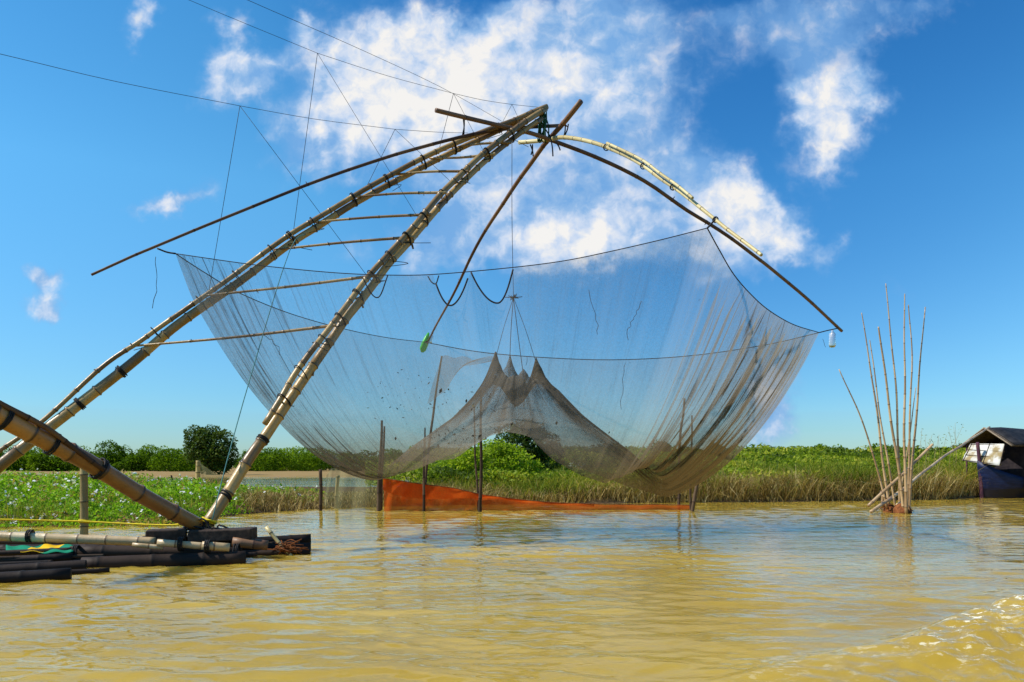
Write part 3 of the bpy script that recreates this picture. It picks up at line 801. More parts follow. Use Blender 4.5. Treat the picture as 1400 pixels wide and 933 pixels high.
# upright bamboo post with the yellow rope
mb = MB(); mb.bamboo([P(115, 740, 10.6), P(115, 690, 10.6), P(114.5, 632, 10.6)], 0.055, 0.05, 0.34, 10)
o = mb.build('bamboo_post', M['palestake'], origin=P(115, 740, 10.6)); tag(o, 'short upright bamboo post with yellow rope tied round it, behind the raft', 'post')
mb = MB()
mb.tube([P(-150, 709, 10.2), P(0, 710.5, 10.4), P(60, 711.8, 10.5), P(113, 713, 10.53), P(170, 716, 10.5), P(235, 718, 10.35), P(268, 712, 10.25), P(285, 711, 10.12), P(296, 716, 10.2)], 0.012, 6, 8)
lash(P(115, 713, 10.6), (0, 0, 1), 0.064, 0.064, up=(0, 1, 0), turns=3, r=0.011, mb=mb)
lash(P(286, 712, 10.25), (0.35, 0.1, 1), 0.092, 0.092, up=(0, 1, 0), turns=3, r=0.011, mb=mb)
o = mb.build('yellow_rope', M['yellow_cord'], origin=P(115, 713, 10.5)); tag(o, 'thin yellow rope stretched from the left edge past the post to the frame foot', 'rope')

# ------------------------------------------------------------------ the lifting frame
frame = empty('lifting_frame', P(275, 724, 10.25), 'tall leaning bamboo frame with ladder rungs that lifts the net, footed on the raft', 'frame')
APX = 14.3
def px_r(px, Y): return px * Y / FPX
lu = survey([(748, 146), (728, 154), (703, 165), (664, 179), (620, 197), (579, 216), (528, 243), (497, 260), (472, 275), (429, 301), (401, 318), (368, 341), (319, 377), (276, 407), (223, 444), (190, 468), (141, 501), (60, 574), (0, 616), (-60, 660)], APX, 10.9)
ll = survey([(722, 160), (687, 176), (651, 193), (615, 210), (579, 228), (530, 253), (494, 273), (475, 284), (435, 310), (407, 327), (377, 348), (326, 386), (283, 416), (236, 450), (180, 497), (100, 559), (0, 637), (-140, 752)], APX, 10.6)
ru = survey([(746, 149), (716, 168), (680, 195), (655, 215), (631, 238), (605, 263), (582, 290), (563, 313), (528, 351), (503, 379), (473, 419), (444, 457), (422, 485), (401, 515), (384, 545), (362, 580)], APX, 10.75)
rl = survey([(741, 162), (713, 181), (693, 196), (667, 217), (639, 243), (610, 272), (587, 298), (556, 334), (532, 360), (509, 391), (491, 414), (475, 433), (455, 462), (431, 496), (413, 522), (393, 551), (373, 581), (361, 599), (344, 622), (330, 644), (314, 670), (296, 698), (279, 723)], APX, 10.25)
legs = {}
for nm, pts, r0, r1, mt, kn in (('lu', lu, .050, .030, 'leg', 8), ('ll', ll, .046, .094, 'leg', 6), ('ru', ru, .053, .042, 'leg', 8), ('rl', rl, .044, .081, 'leg', 6)):
    mb = MB(); mb.bamboo(pts, r0, r1, 0.44, 12, 0.22, knots=kn, kink=.01, n=6, tp=1.5 if nm == 'll' else 1.0); legs[nm] = catmull(pts, 10)
    mb.build('leg_pole', M[mt], frame)
def at_px(path, px):
    best = min(path, key=lambda p: abs(p.x / p.y * FPX + CX - px)); return best
for a, b_ in (((196, 472), (449, 446)), ((284, 404), (505, 378)), ((384, 341), (556, 325)), ((432, 304), (580, 294)), ((484, 270), (601, 264)), ((545, 239), (632, 235)), ((596, 216), (668, 211)), ((630, 201), (690, 196))):
    Pa = at_px(legs['ll'], a[0]); Pb = at_px(legs['rl'], b_[0])
    A = P(a[0], a[1], Pa.y - .05); B = P(b_[0], b_[1], Pb.y - 0.07)
    dd = (B - A).normalized()
    mb = MB(); mb.bamboo([A - dd * 0.12, (A + B) / 2 + Vector((0, 0, random.uniform(-.03, .03))), B + dd * 0.12], 0.017, 0.024, 0.5, 8, 0.2, knots=2)
    mb.build('rung', M['rung'], frame)
def pair_lashings(A, B, pxs, cords):
    for px in pxs:
        a = at_px(A, px); b_ = at_px(B, px + (0 if A is legs['lu'] else 8)); mid = (a + b_) / 2
        ia = A.index(a); ax = (A[min(ia + 3, len(A) - 1)] - A[max(ia - 3, 0)]).normalized()
        sep = (a - b_); sep = sep - ax * sep.dot(ax)
        h = sep.length / 2 + 0.058 + 0.02 * (1 - (a.z - 1) / 7); w = 0.064 + 0.02 * (1 - (a.z - 1) / 7)
        lb = lash(mid, ax, w, h, up=sep if sep.length > .02 else (0, 0, 1), turns=random.choice((1, 2, 2)), r=0.008, gap=0.016)
        if random.random() < 0.7:     # loose ends
            e = mid + ax.cross(Vector((0, 1, 0))) * 0.1
            lb.tube([e, e + Vector((random.gauss(0, .1), -.08, random.gauss(0, .06))), e + Vector((random.gauss(0, .18), -.1, -random.uniform(.02, .2)))], 0.006, 4, 4)
        lb.build('lashing', cords, frame)
pair_lashings(legs['lu'], legs['ll'], (682, 622, 580, 530, 484, 430, 398, 371, 324, 276, 214), M['black'])
pair_lashings(legs['ru'], legs['rl'], (694, 662, 632, 602, 575, 552, 528, 505, 486, 462, 440, 408, 384), M['black'])
for px in (167, 110, 360, 308):
    A = legs['ll'] if px < 200 else legs['rl']; a = at_px(A, px); i = A.index(a); ax = (A[i + 3] - A[i - 3]).normalized()
    rr = 0.094 if px < 200 else 0.085
    lash(a, ax, rr, rr, turns=3, r=.011, gap=.02).build('lashing', M['black'], frame)
# counterweight boom that rises to the left, towards the viewer
boom = survey([(272, 719), (200, 681), (120, 632), (60, 601), (0, 570), (-60, 539), (-110, 513)], 10.2, 7.6)
mb = MB(); mb.bamboo(boom, 0.098, 0.110, 0.50, 14, 0.17); mb.build('rear_boom', M['boom'], frame)
bp = catmull(boom, 10)
thin = survey([(142, 643), (100, 612), (60, 583), (0, 552), (-90, 503)], 9.0, 7.7)
mb = MB(); mb.bamboo(thin, 0.03, 0.035, 0.4, 8); mb.build('rear_boom_splint', M['darkpole'], frame)
for px in (70, 138, 8):
    a = at_px(bp, px); i = bp.index(a); ax = (bp[i + 2] - bp[i - 2]).normalized()
    lash(a, ax, .122, .13, turns=3, r=.010, gap=.018).build('lashing', M['black'], frame)
mb = lash(P(282, 722, 10.25), (.8, .1, .3), .12, .11, turns=4, r=.014, gap=.04)
for i in range(12):
    c0 = P(282, 728, 10.1) + Vector((random.gauss(0, .15), random.gauss(0, .05), random.gauss(0, .05)))
    mb.tube([c0, c0 + Vector((random.gauss(0, .12), random.gauss(0, .06), random.gauss(0, .07))), c0 + Vector((random.gauss(0, .2), 0, random.gauss(0, .06)))], .013, 5, 4)
mb.build('foot_lashing', M['black'], frame)

# ------------------------------------------------------------------ the cross of four spreading arms
HUBY = 14.55
spread = empty('spreading_arms', P(752, 188, HUBY), 'cross of four long curved arms hung from the frame tip, holding the net corners', 'net spreader')
armL = survey([(767, 172), (724, 174), (680, 178), (633, 187), (570, 203), (520, 218), (420, 253), (300, 301), (216, 336), (180, 351), (125, 376)], HUBY + .25, 10.35)
armC = [P(596, 151, 12.9), P(673, 170, 13.7), P(728, 183, 14.2)] + survey([(759, 193), (810, 213), (880, 248), (914, 269), (943, 289), (972, 308), (1027, 347), (1056, 368), (1100, 406), (1151, 453)], HUBY, 18.5)
armF = [P(794, 139, 13.6), P(774, 164, 14.05)] + survey([(757, 184), (745, 198), (728, 222), (707, 249), (690, 273), (668, 308), (642, 358), (615, 410), (596, 446), (584, 470)], HUBY, 19.6)
armR = [P(710, 195, 15.3), P(735, 193, 14.9)] + survey([(754, 190), (770, 188), (794, 191), (823, 199), (856, 213), (880, 227), (901, 243), (925, 259), (945, 274), (960, 286), (980, 302), (996, 315), (1031, 341), (1041, 349)], HUBY - .1, 9.3)
for nm, pts, r0, r1, mt, nd in (('arm', armL, .034, .017, 'darkpole', .9), ('arm', armC, .040, .034, 'stub', .9), ('arm', armF, .050, .022, 'stub', .8), ('arm', armR, .042, .021, 'palebamboo', .36)):
    mb = MB(); mb.bamboo(pts, r0, r1, nd, 10, .10, knots=4 if mt != 'palebamboo' else 0, kink=.025 if mt == 'stub' else .008, n=6)
    o = mb.build(nm, M[mt], spread)
    if mt == 'palebamboo': o['label'] = 'pale yellow arm with dark joints'
mb = MB(); mb.bamboo(survey([(830, 196), (856, 208), (881, 221), (902, 237), (925, 253), (947, 271)], 12.7, 10.5), .024, .02, .3, 8); mb.build('arm_splint', M['palebamboo'], spread)
mb = MB()
for i in range(16):
    a = P(742 + random.gauss(0, 3), 152 + random.uniform(-4, 6), HUBY - .25 + random.gauss(0, .06)); b_ = P(742 + random.gauss(0, 6), 191 + random.uniform(-4, 5), HUBY + random.gauss(0, .06))
    mb.tube([a, (a + b_) / 2 + Vector((random.gauss(0, .045), random.gauss(0, .05), 0)), b_], .013, 5, 4)
mb.build('green_hub_cord', M['green_cord'], spread)
mb = MB()
for (a, b_) in (((773, 168), (770, 190)), ((777, 170), (772, 186)), ((725, 198), (729, 214)), ((728, 198), (726, 212)), ((633, 160), (634, 186)), ((635, 161), (632, 186)), ((760, 195), (766, 206)), ((752, 186), (756, 214))):
    mb = MB(); mb.tube([P(*a, HUBY - .3), P((a[0] + b_[0]) / 2 + 1, (a[1] + b_[1]) / 2, HUBY - .32), P(*b_, HUBY - .3)], .013, 5, 4)
    mb.build('cord_tie', M['black'], spread)
for px, arm, rr in ((978, armR, .036), (828, armR, .055), (881, armR, .05), (921, armR, .045)):
    pa = catmull(arm, 10); a = at_px(pa, px); i = pa.index(a); ax = (pa[i + 2] - pa[i - 2]).normalized()
    lash(a, ax, rr, rr, turns=2, r=.007).build('lashing', M['black'], spread)

# ------------------------------------------------------------------ the net
cL, cR1, cR2, cF = (240, 347, 11.2), (967, 312, 10.0), (1120, 455, 17.8), (580, 468, 19.4)
eNear = survey([(240, 347), (330, 360), (400, 368), (470, 374), (540, 376.5), (600, 375), (700, 366), (770, 357), (830, 345), (900, 329), (967, 312)], cL[2], cR1[2])
eRight = survey([(967, 312), (984, 343), (1003, 375), (1026, 402), (1052, 425), (1085, 444), (1120, 455)], cR1[2], cR2[2])
eFar = survey([(1120, 455), (1050, 471), (950, 486), (850, 492), (760, 490), (660, 482), (580, 468)], cR2[2], cF[2])
eLeft = survey([(580, 468), (530, 462), (471, 450), (400, 430), (330, 402), (280, 373), (240, 347)], cF[2], cL[2])
net = empty('lift_net', (0.1, 14.4, 0.0), 'huge sagging fishing net hung by four corners, its middle pulled up in tents', 'fishing net')
NE, NS = 170, 110
rim = []; eid = []; epos = []
for k, e in enumerate((eNear, eRight, eFar, eLeft)):
    pth = catmull(e, 12); L = plen(pth)
    q = resample(pth, [L * i / NE for i in range(NE)])
    rim += q; eid += [k] * NE; epos += [i / NE for i in range(NE)]
NT_ = len(rim)
C = np.array([list(p) for p in rim]); eid = np.array(eid); epos = np.array(epos)
th = np.arange(NT_) / NE                                  # 0..4, corners L=0, R1=1, R2=2, F=3
cen = np.array([0.10, 14.35])
trough = np.interp(th, [0, .12, .28, .45, .56, .64, .72, .80, .9, 1.0, 1.3, 1.6, 2.0, 2.25, 2.45, 2.6, 2.8, 3.0, 3.15, 3.4, 3.7, 4.0],
                   [.92, .95, 1.02, 1.36, 1.72, 1.88, 1.70, 1.12, .72, .60, .60, .52, .46, .62, 1.05, 1.75, 1.95, 1.75, 1.3, 1.05, .95, .92])
tt = np.interp(th, [0, .5, 1, 1.5, 2, 2.5, 3, 3.5, 4], [.60, .50, .58, .68, .72, .55, .55, .55, .60])
pw = np.interp(th, [0, .5, 1, 2, 3, 4], [2.25, 1.55, 1.8, 2.25, 1.8, 2.25])
s = np.linspace(0, 1, NS)
s = s ** 1.0
S_, TH = np.meshgrid(s, th, indexing='ij')
px0 = C[:, 0] / C[:, 1] * FPX + CX
drop = np.zeros(NT_)
for x0, xm, x1, dpx in ((592, 616, 642.5, 44), (643.5, 681, 702, 46)):
    u = np.where(px0 < xm, (px0 - x0) / (xm - x0), (x1 - px0) / (x1 - xm)); u = np.clip(u, 0, 1)
    drop = np.maximum(drop, np.where((eid == 0) & (px0 > x0) & (px0 < x1), (1 - (1 - u) ** 1.9) * dpx / FPX * 10.6, 0))
Xn = C[:, 0][None] + (cen[0] - C[:, 0])[None] * S_
Yn = C[:, 1][None] + (cen[1] - C[:, 1])[None] * S_
outer = trough[None] + (C[:, 2] - trough)[None] * np.clip(1 - S_ / tt[None], 0, 1) ** pw[None]
outer -= drop[None] * np.clip(1 - S_ / .22, 0, 1)
rr = np.hypot(Xn - cen[0], Yn - cen[1])
cone = np.interp(rr, [0, .12, .35, .5, .8, 1.2, 1.6, 2.0, 2.6, 3.4, 5, 9], [2.15, 2.22, 2.55, 2.66, 2.48, 2.12, 1.82, 1.52, 1.0, .45, -.5, -3])
PK = [(678, 487, 14.1), (697, 490, 14.75), (716, 515, 13.9), (733, 495, 14.5)]
PKP = [P(*p) for p in PK]
fa = np.arctan2(Yn - cen[1], Xn - cen[0])
cone = cone + 0.16 * np.exp(-((rr - .75) / .5) ** 2) * (vnoise(np.cos(fa) * 5 + 20, np.sin(fa) * 5 + 20) - .5) + 0.08 * np.exp(-((rr - .9) / .6) ** 2) * (vnoise(np.cos(fa) * 14 + 20, np.sin(fa) * 14 + 20) - .5)
for p in PKP:
    dd = np.hypot(Xn - p.x, Yn - p.y)
    cone = cone + (p.z - 2.58) * np.exp(-dd / 0.16) + 0.05 * np.exp(-(dd / .3) ** 2)
kk = 0.10
Zn = np.maximum(outer, cone) + kk * 0.6 * np.exp(-np.abs(outer - cone) / kk)
# folds: hanging pleats that run down from the rim
tl = TH * 9.0
pn = vnoise(tl * 3.1, S_ * 1.3) + 0.6 * vnoise(tl * 8.3 + 5, S_ * 2.1 + 3) + 0.35 * vnoise(tl * 19 + 5, S_ * 2.5 + 3)
strong = np.interp(TH, [0, .15, .5, .9, 1.1, 1.5, 1.75, 2.0, 2.2, 2.6, 3, 3.5, 3.85, 4], [1.4, 1.1, .5, .6, 1.4, 2.8, 3.0, 2.2, .9, .5, .7, .7, 1.2, 1.4])
env = np.clip(S_ / .05, 0, 1) * np.clip((1 - S_) / .5, 0, 1)
amp = 0.075 * strong * env * (pn - .95)
rx, ry = (cen[0] - C[:, 0]), (cen[1] - C[:, 1]); ln_ = np.hypot(rx, ry)
Xn += amp * (rx / ln_)[None]; Yn += amp * (ry / ln_)[None]
Zn += 0.35 * amp
# density of the mesh: thin up high, gathered and dirty below and in the pulled corner
dens = 0.235 + 0.0 * S_
dens += 0.24 * np.clip((1.95 - Zn) / 1.1, 0, 1)
dens += 0.50 * np.exp(-((rr - .25) / .38) ** 2)
dens += 0.30 * np.exp(-((rr - 1.0) / .9) ** 2)
g2 = np.exp(-((TH - 1.62) / .36) ** 2); dens += 0.34 * g2 * np.clip(1.2 - S_, 0, 1)
dens += 0.10 * np.exp(-(TH / .13) ** 2) + 0.10 * np.exp(-((TH - 4) / .13) ** 2)
dens *= np.clip(1 - 0.35 * np.exp(-((TH - .25) / .25) ** 2) * np.clip(1 - S_ * 3, 0, 1), 0, 1)
gath = np.clip(1.25 * g2 + 0.75 * np.exp(-(TH / .22) ** 2) + 0.6 * np.exp(-((TH - 4) / .2) ** 2) + 0.12, 0, 1) * np.clip((.75 - S_) / .3, 0, 1)
V = np.stack([Xn, Yn, Zn], -1).reshape(-1, 3)
i = np.arange(NS - 1)[:, None] * NT_ + np.arange(NT_)[None, :]
j = np.arange(NS - 1)[:, None] * NT_ + ((np.arange(NT_) + 1) % NT_)[None, :]
F = np.stack([i, j, j + NT_, i + NT_], -1).reshape(-1, 4)
tri = np.where(TH > 2, 4 - TH, TH)                        # seamless coordinate round the rim

m, t = newmat('net_mesh')
a = t.attr('around'); dn = t.attr('inward'); de = t.attr('dens'); ga = t.attr('gath'); lo = t.attr('low')
cx = t.add('ShaderNodeCombineXYZ'); t.l.new(a, cx.inputs[0]); t.l.new(dn, cx.inputs[1])
v = cx.outputs[0]
co = t.add('ShaderNodeTexCoord').outputs['Object']
st1 = t.noise(t.vmath('MULTIPLY', v, (46, 2.2, 1)), 1.0, 4, .62)
st2 = t.noise(t.vmath('MULTIPLY', v, (150, 4.0, 1)), 1.0, 3, .6)
blotch = t.noise(co, 0.9, 5, .6)
fine = t.noise(co, 34, 2, .5)
streak = t.math('MULTIPLY', t.smooth(t.math('ADD', t.math('MULTIPLY', st1, .6), t.math('MULTIPLY', st2, .4)), .50, .64), ga)
al = t.math('MULTIPLY', de, t.math('MULTIPLY_ADD', blotch, .9, .55))
al = t.math('MULTIPLY', al, t.math('MULTIPLY_ADD', fine, 1.2, .4))
al = t.math('MULTIPLY_ADD', streak, .8, al)
dirt = t.noise(co, 7, 6, .75); dz = t.noise(t.vmath('ADD', co, (4, 7, 1)), .55, 3, .5)
spot = t.math('MULTIPLY', t.smooth(dirt, .66, .70), t.smooth(dz, .52, .62))
al = t.math('MULTIPLY_ADD', spot, .55, al, clamp=True)
col = t.mix(lo, t.mix(streak, (0.33, 0.30, 0.25), (0.030, 0.022, 0.024)), (0.125, 0.080, 0.026))
col = t.mix(t.attr('knot'), col, (0.085, 0.075, 0.062))
col = t.mix(spot, col, (0.03, 0.025, 0.02))
df = t.add('ShaderNodeBsdfDiffuse'); tl_ = t.add('ShaderNodeBsdfTranslucent'); tr = t.add('ShaderNodeBsdfTransparent')
t.l.new(col, df.inputs[0]); t.l.new(col, tl_.inputs[0])
m1 = t.add('ShaderNodeMixShader'); m1.inputs[0].default_value = .45; t.l.new(df.outputs[0], m1.inputs[1]); t.l.new(tl_.outputs[0], m1.inputs[2])
m2 = t.add('ShaderNodeMixShader'); t.l.new(al, m2.inputs[0]); t.l.new(tr.outputs[0], m2.inputs[1]); t.l.new(m1.outputs[0], m2.inputs[2])
t.l.new(m2.outputs[0], t.out.inputs[0]); M['net'] = m
ang = np.arctan2(Yn - cen[1], Xn - cen[0])
fold = vnoise(np.cos(ang) * 4 + 20, np.sin(ang) * 4 + 20 + rr * .4) + .6 * vnoise(np.cos(ang) * 11 + 40, np.sin(ang) * 11 + 40 + rr * .5)
fz = np.exp(-((rr - .9) / .8) ** 2)
dens = dens * (1 + fz * 1.3 * (fold - .8))
gath = np.clip(gath + .55 * np.exp(-((rr - .7) / .6) ** 2), 0, 1)
low = 0.5 * np.exp(-(rr / .36) ** 2) + np.clip((2.1 - Zn) / 1.2, 0, 1) * 0.9 + 0.85 * g2 * np.clip(S_ * 4.5, 0, 1)
np_mesh('net_mesh', V, F, M['net'], parent=net, smooth=True, attrs={'around': tri.ravel() * 9.0 / 9.0 * 2.2, 'inward': S_.ravel() * 2.0, 'dens': dens.ravel(), 'gath': gath.ravel(), 'low': np.clip(low, 0, 1).ravel(), 'knot': np.clip(fz * .9, 0, 1).ravel()})
for e, r in ((eNear, .0065), (eRight, .009), (eFar, .010), (eLeft, .008)):
    mb = MB(); mb.tube(e, r, 5, 8); mb.build('rim_rope', M['rimrope'], net)
# swags where the mesh has come off the rope
mb = MB()
for x0, xm, x1, dpx in ((592, 616, 642.5, 44), (643.5, 681, 702, 46)):
    idx = [k for k in range(NE) if x0 <= px0[k] <= x1]
    pts = [Vector((C[k][0], C[k][1], C[k][2] - drop[k])) for k in idx]
    mb = MB(); mb.tube(pts, .012, 5, 2); mb.build('swag_rope', M['rimrope'], net)
mb = MB()
for pts in ([(495, 378), (505, 398), (514, 407), (521, 402), (530, 377)], [(585, 378), (590, 386), (596, 388), (600, 377)]):
    mb = MB(); mb.tube(survey(pts, 10.7, 10.6), .009, 5, 4); mb.build('hanging_loop', M['rimrope'], net)
# corner cords
mb = MB()
for pts in ([P(215, 340, 11.18), P(228, 345, 11.2), P(240, 347, 11.2)], [P(978, 300, 9.95), P(972, 307, 10), P(967, 312, 10)], [P(1120, 455, 17.8), P(1132, 452, 18.0), P(1146, 449, 18.4)], [P(580, 468, 19.4), P(584, 467, 19.5)]):
    mb = MB(); mb.tube(pts, .013, 5, 4); mb.build('corner_cord', M['rimrope'], net)
# lines that hold up the middle
knot = P(702, 407, 14.35)
mb = MB(); mb.tube([P(700, 195, 14.45), P(700, 300, 14.4), knot], .006, 4, 3)
for p in PKP: mb.tube([knot, (knot + p) / 2 + Vector((random.gauss(0, .015), 0, 0)), p + Vector((0, 0, -.02))], .0065, 4, 4)
for i in range(7):
    d0 = Vector((random.gauss(0, .07), random.gauss(0, .05), random.gauss(0, .05))); mb.tube([knot - d0, knot, knot + d0 + Vector((0, 0, .02))], .008, 4, 3)
mb.build('lifting_line', M['cable'], net)
# a stray flap of the net caught on a stake
mb = MB(); gr = []
tops = [(604, 487), (625, 488), (650, 491), (678, 488)]; bots = [(584, 551), (607, 537), (630, 503), (676, 494)]
TP = catmull(survey(tops, 19.2, 16.0), 6); BT = catmull(survey(bots, 19.2, 16.0), 6)
for k in range(9):
    u = k / 8; gr.append([a.lerp(b_, u) + Vector((0, .06 * math.sin(7 * u + i_ * .6), .03 * math.sin(i_ * .9 + u * 4))) for i_, (a, b_) in enumerate(zip(TP, BT))])
mb.sheet(gr)
m, t = newmat('loose_net'); co = t.add('ShaderNodeTexCoord').outputs['Object']
n1 = t.noise(co, 20, 3, .6)
def veil(t, col, alpha, trl=.4):
    df = t.add('ShaderNodeBsdfDiffuse'); tl_ = t.add('ShaderNodeBsdfTranslucent'); tr = t.add('ShaderNodeBsdfTransparent')
    for q in (df, tl_): t.put(q.inputs[0], (*col, 1) if isinstance(col, tuple) else col)
    m1 = t.add('ShaderNodeMixShader'); m1.inputs[0].default_value = trl; t.l.new(df.outputs[0], m1.inputs[1]); t.l.new(tl_.outputs[0], m1.inputs[2])
    m2 = t.add('ShaderNodeMixShader'); t.put(m2.inputs[0], alpha); t.l.new(tr.outputs[0], m2.inputs[1]); t.l.new(m1.outputs[0], m2.inputs[2])
    t.l.new(m2.outputs[0], t.out.inputs[0])
veil(t, (0.20, 0.17, 0.13), t.math('MULTIPLY_ADD', n1, .5, .18)); M['loose_net'] = m
mb.build('net_flap', M['loose_net'], net)
# weed and leaf scraps stuck in the mesh
vp = V.copy(); pxv = vp[:, 0] / vp[:, 1] * FPX + CX; pyv = HY - (vp[:, 2] - EYE) / vp[:, 1] * FPX
sc = []
for (x, y, rx_, ry_, k) in ((625, 600, 32, 14, 90), (700, 590, 25, 15, 30), (575, 535, 50, 25, 60), (545, 560, 60, 40, 26), (830, 650, 50, 15, 14), (640, 545, 30, 20, 40), (690, 560, 18, 14, 30), (780, 600, 60, 30, 14)):
    c_ = np.where(((pxv - x) / rx_) ** 2 + ((pyv - y) / ry_) ** 2 < rng.random(len(pxv)) * 2.2)[0]
    if len(c_): sc.append(rng.choice(c_, min(k, len(c_)), replace=False))
sc = np.concatenate(sc); cc = vp[sc] + rng.normal(0, .015, (len(sc), 3))
Vl, Fl = leaf_mesh(cc, rng.gamma(2.0, .0075, len(cc)) + .008, 0, .45)
M['scrap'] = mat_leaf('weed_scrap', [(0, (.02, .016, .012)), (.75, (.05, .04, .025)), (.9, (.03, .08, .02)), (.975, (.06, .05, .04)), (1, (.4, .36, .3))], .2, 1.0)
o = np_mesh('weed_scraps', Vl, Fl, M['scrap'], parent=net, attrs={'rn': np.repeat(rng.random(len(cc)), 4)}); o['kind'] = 'stuff'
# torn threads hanging
mb = MB()
for pts, Ya in (([(876, 412), (868, 430), (862, 445), (858, 466)], 11.5), ([(851, 498), (850, 520), (847, 560)], 15), ([(806, 395), (814, 430), (818, 458)], 11.2), ([(720, 488), (721, 500)], 15), ([(1128, 462), (1129, 475)], 17.9), ([(361, 459), (372, 468), (384, 484)], 11.9), ([(212, 352), (214, 380), (210, 420)], 11.1)):
    mb = MB(); pth = catmull([P(x + random.gauss(0, 1.5), y, Ya) for x, y in pts], 4); mb.tube([p + Vector((random.gauss(0, .012), 0, random.gauss(0, .01))) for p in pth], .0045, 4, 2); mb.build('torn_thread', M['rimrope'], net)

# plastic hung on the arm tips
m, t = newmat('green_plastic'); principled(t, (0.05, 0.55, 0.04), .35, .5); M['gplastic'] = m
mb = MB(); mb.rings([P(586, 455, 19.6), P(584, 462, 19.6), P(581, 470, 19.6), P(578, 478, 19.6), P(577, 482, 19.6)], [.02, .07, .10, .09, .03], 8, flat=.6)
tag(mb.build('plastic_bag', M['gplastic'], origin=P(580, 470, 19.6)), 'bright green plastic bag tied to the tip of the arm in mid net', 'plastic bag')
m, t = newmat('clear_plastic'); p = principled(t, (0.82, 0.86, 0.88), .15, .5); p.inputs['Transmission Weight'].default_value = .75; p.inputs['IOR'].default_value = 1.2; M['clear'] = m
mb = MB(); mb.rings([P(1138, 450, 18.45), P(1138, 454, 18.45), P(1138, 457, 18.45), P(1138, 472, 18.45), P(1138, 475, 18.45)], [.02, .025, .075, .08, .06], 10)
tag(mb.build('plastic_bottle', M['clear'], origin=P(1138, 460, 18.45)), 'clear plastic bottle hanging from the tip of the right arm', 'bottle')
mb = MB(); mb.rings([P(592, 455, 19.5), P(590, 460, 19.5), P(588, 467, 19.5), P(590, 470, 19.5)], [.015, .05, .055, .02], 8, flat=.6)
tag(mb.build('plastic_bag', M['clear'], origin=P(590, 463, 19.5)), 'small clear plastic bag beside the green one on the arm tip', 'plastic bag')

# ------------------------------------------------------------------ stay lines above the frame
def line(name, label, segs, r=.0042, mat='cable', cat='line', group=None):
    mb = MB()
    for s_ in segs: mb.tube(s_, r, 4, 4)
    return tag(mb.build(name, M[mat], origin=segs[0][0]), label, cat, group)
k1 = P(328, 145, 11.6); k2 = P(540, 177, 13.0); k3 = P(434, 73, 11.9); k4 = P(620, 128, 13.2); k5 = P(700, 143, 14.0)
LP = legs['ll']; LU = legs['lu']; RU = legs['ru']
line('stay_line', 'lower dark stay line with hanging V cords, running in from the left edge', [
    [P(-160, 38, 9.0), P(0, 74, 9.7), P(160, 112, 10.6), k1], [k1, P(430, 163, 12.2), k2], [k2, P(600, 181, 13.5), P(640, 182, 13.7)],
    [k1, at_px(LU, 284)], [k1, at_px(RU, 503)], [k2, at_px(LU, 500)], [k2, at_px(RU, 617)]])
line('stay_line', 'upper dark stay line with hanging V cords that meets the tip of the frame', [
    [P(120, -62, 10.6), P(258, 0, 11.1), k3], [k3, P(530, 104, 12.6), k4], [k4, P(660, 137, 13.6), k5, P(738, 147, APX)],
    [k3, at_px(LU, 400)], [k3, at_px(RU, 573)], [k4, at_px(LU, 601)], [k4, at_px(RU, 663)], [k5, at_px(LU, 686)], [k5, at_px(RU, 712)]])
line('stay_line', 'topmost thin stay line slanting down from the top edge to the crossed poles', [
    [P(240, -46, 9.6), P(338, 0, 10.5), P(480, 62, 11.8), P(600, 118, 13.0), P(686, 166, 14.0)]])
line('haul_line', 'thin blue green line hanging from the left leg of the frame down to its foot', [
    [at_px(LP, 420), P(396, 343, 12.2), P(343, 514, 11.2), P(310, 632, 10.5), P(290, 712, 10.15)]], .007, 'teal')

# ------------------------------------------------------------------ stakes and net fences at the bank
def stake(label, pts, Y, r0=.035, r1=.022, mat='stake', name='stake', group='stakes standing in the water along the bank', cat='stake', fork=None):
    mb = MB(); pp = [P(x, y, Y) for x, y in pts]
    pp[0].z = -0.5
    mb.bamboo(pp, r0, r1, .5, 7, .12, kink=.02, knots=2)
    return tag(mb.build(name, M[mat], origin=(pp[0].x, pp[0].y, 0)), label, cat, group)
stake('dark stake at the left end of the orange net, taller of a close pair', [(516, 702), (519, 660), (521, 620), (522, 575)], 20.6, .07, .03)
stake('shorter dark stake of the close pair at the orange net left end', [(520, 690), (523, 640), (525.5, 583)], 21.2, .05, .025)
stake('short stake against the left third of the orange net', [(578, 700), (580, 660), (581, 585)], 20.5, .045, .02)
stake('long leaning stake behind the orange net that snags a flap of netting', [(578, 692), (586, 610), (593, 560), (604, 487)], 21.0, .045, .025)
stake('straight tall stake at the middle of the orange net', [(656, 701), (657, 640), (658, 531)], 20.4, .055, .026)
stake('thin stake leaning just left of the straight tall one at the orange net', [(655, 690), (651, 640), (648, 553)], 21.0, .035, .02)
stake('crooked stake at the right end of the orange net', [(927, 694), (929, 640), (931, 590), (934, 568), (936, 545)], 21.4, .045, .03)
stake('thin upright stake beside the crooked one at the right end of the orange net', [(944, 700), (945, 640), (946, 568)], 21.0, .035, .02)
stake('short leaning prop at the right end of the orange net', [(943, 700), (951, 670), (960, 642)], 20.6, .05, .045)
stake('single dark stake in the water beyond the raft tip', [(438, 699), (438, 670), (438, 642)], 20.9, .05, .045)
stake('pale stake behind the grey green net fence, left of the orange net', [(460, 697), (461, 670), (462, 650)], 22.2, .055, .055, 'palestake')
stake('pale post at the far inlet holding a drooping net, under the dark tree', [(271, 668), (271, 650), (271, 630)], 52, .16, .15, 'palestake')
stake('short dark twig sticking up from the water plants', [(238, 672), (236, 660), (234, 650)], 32, .05, .03)

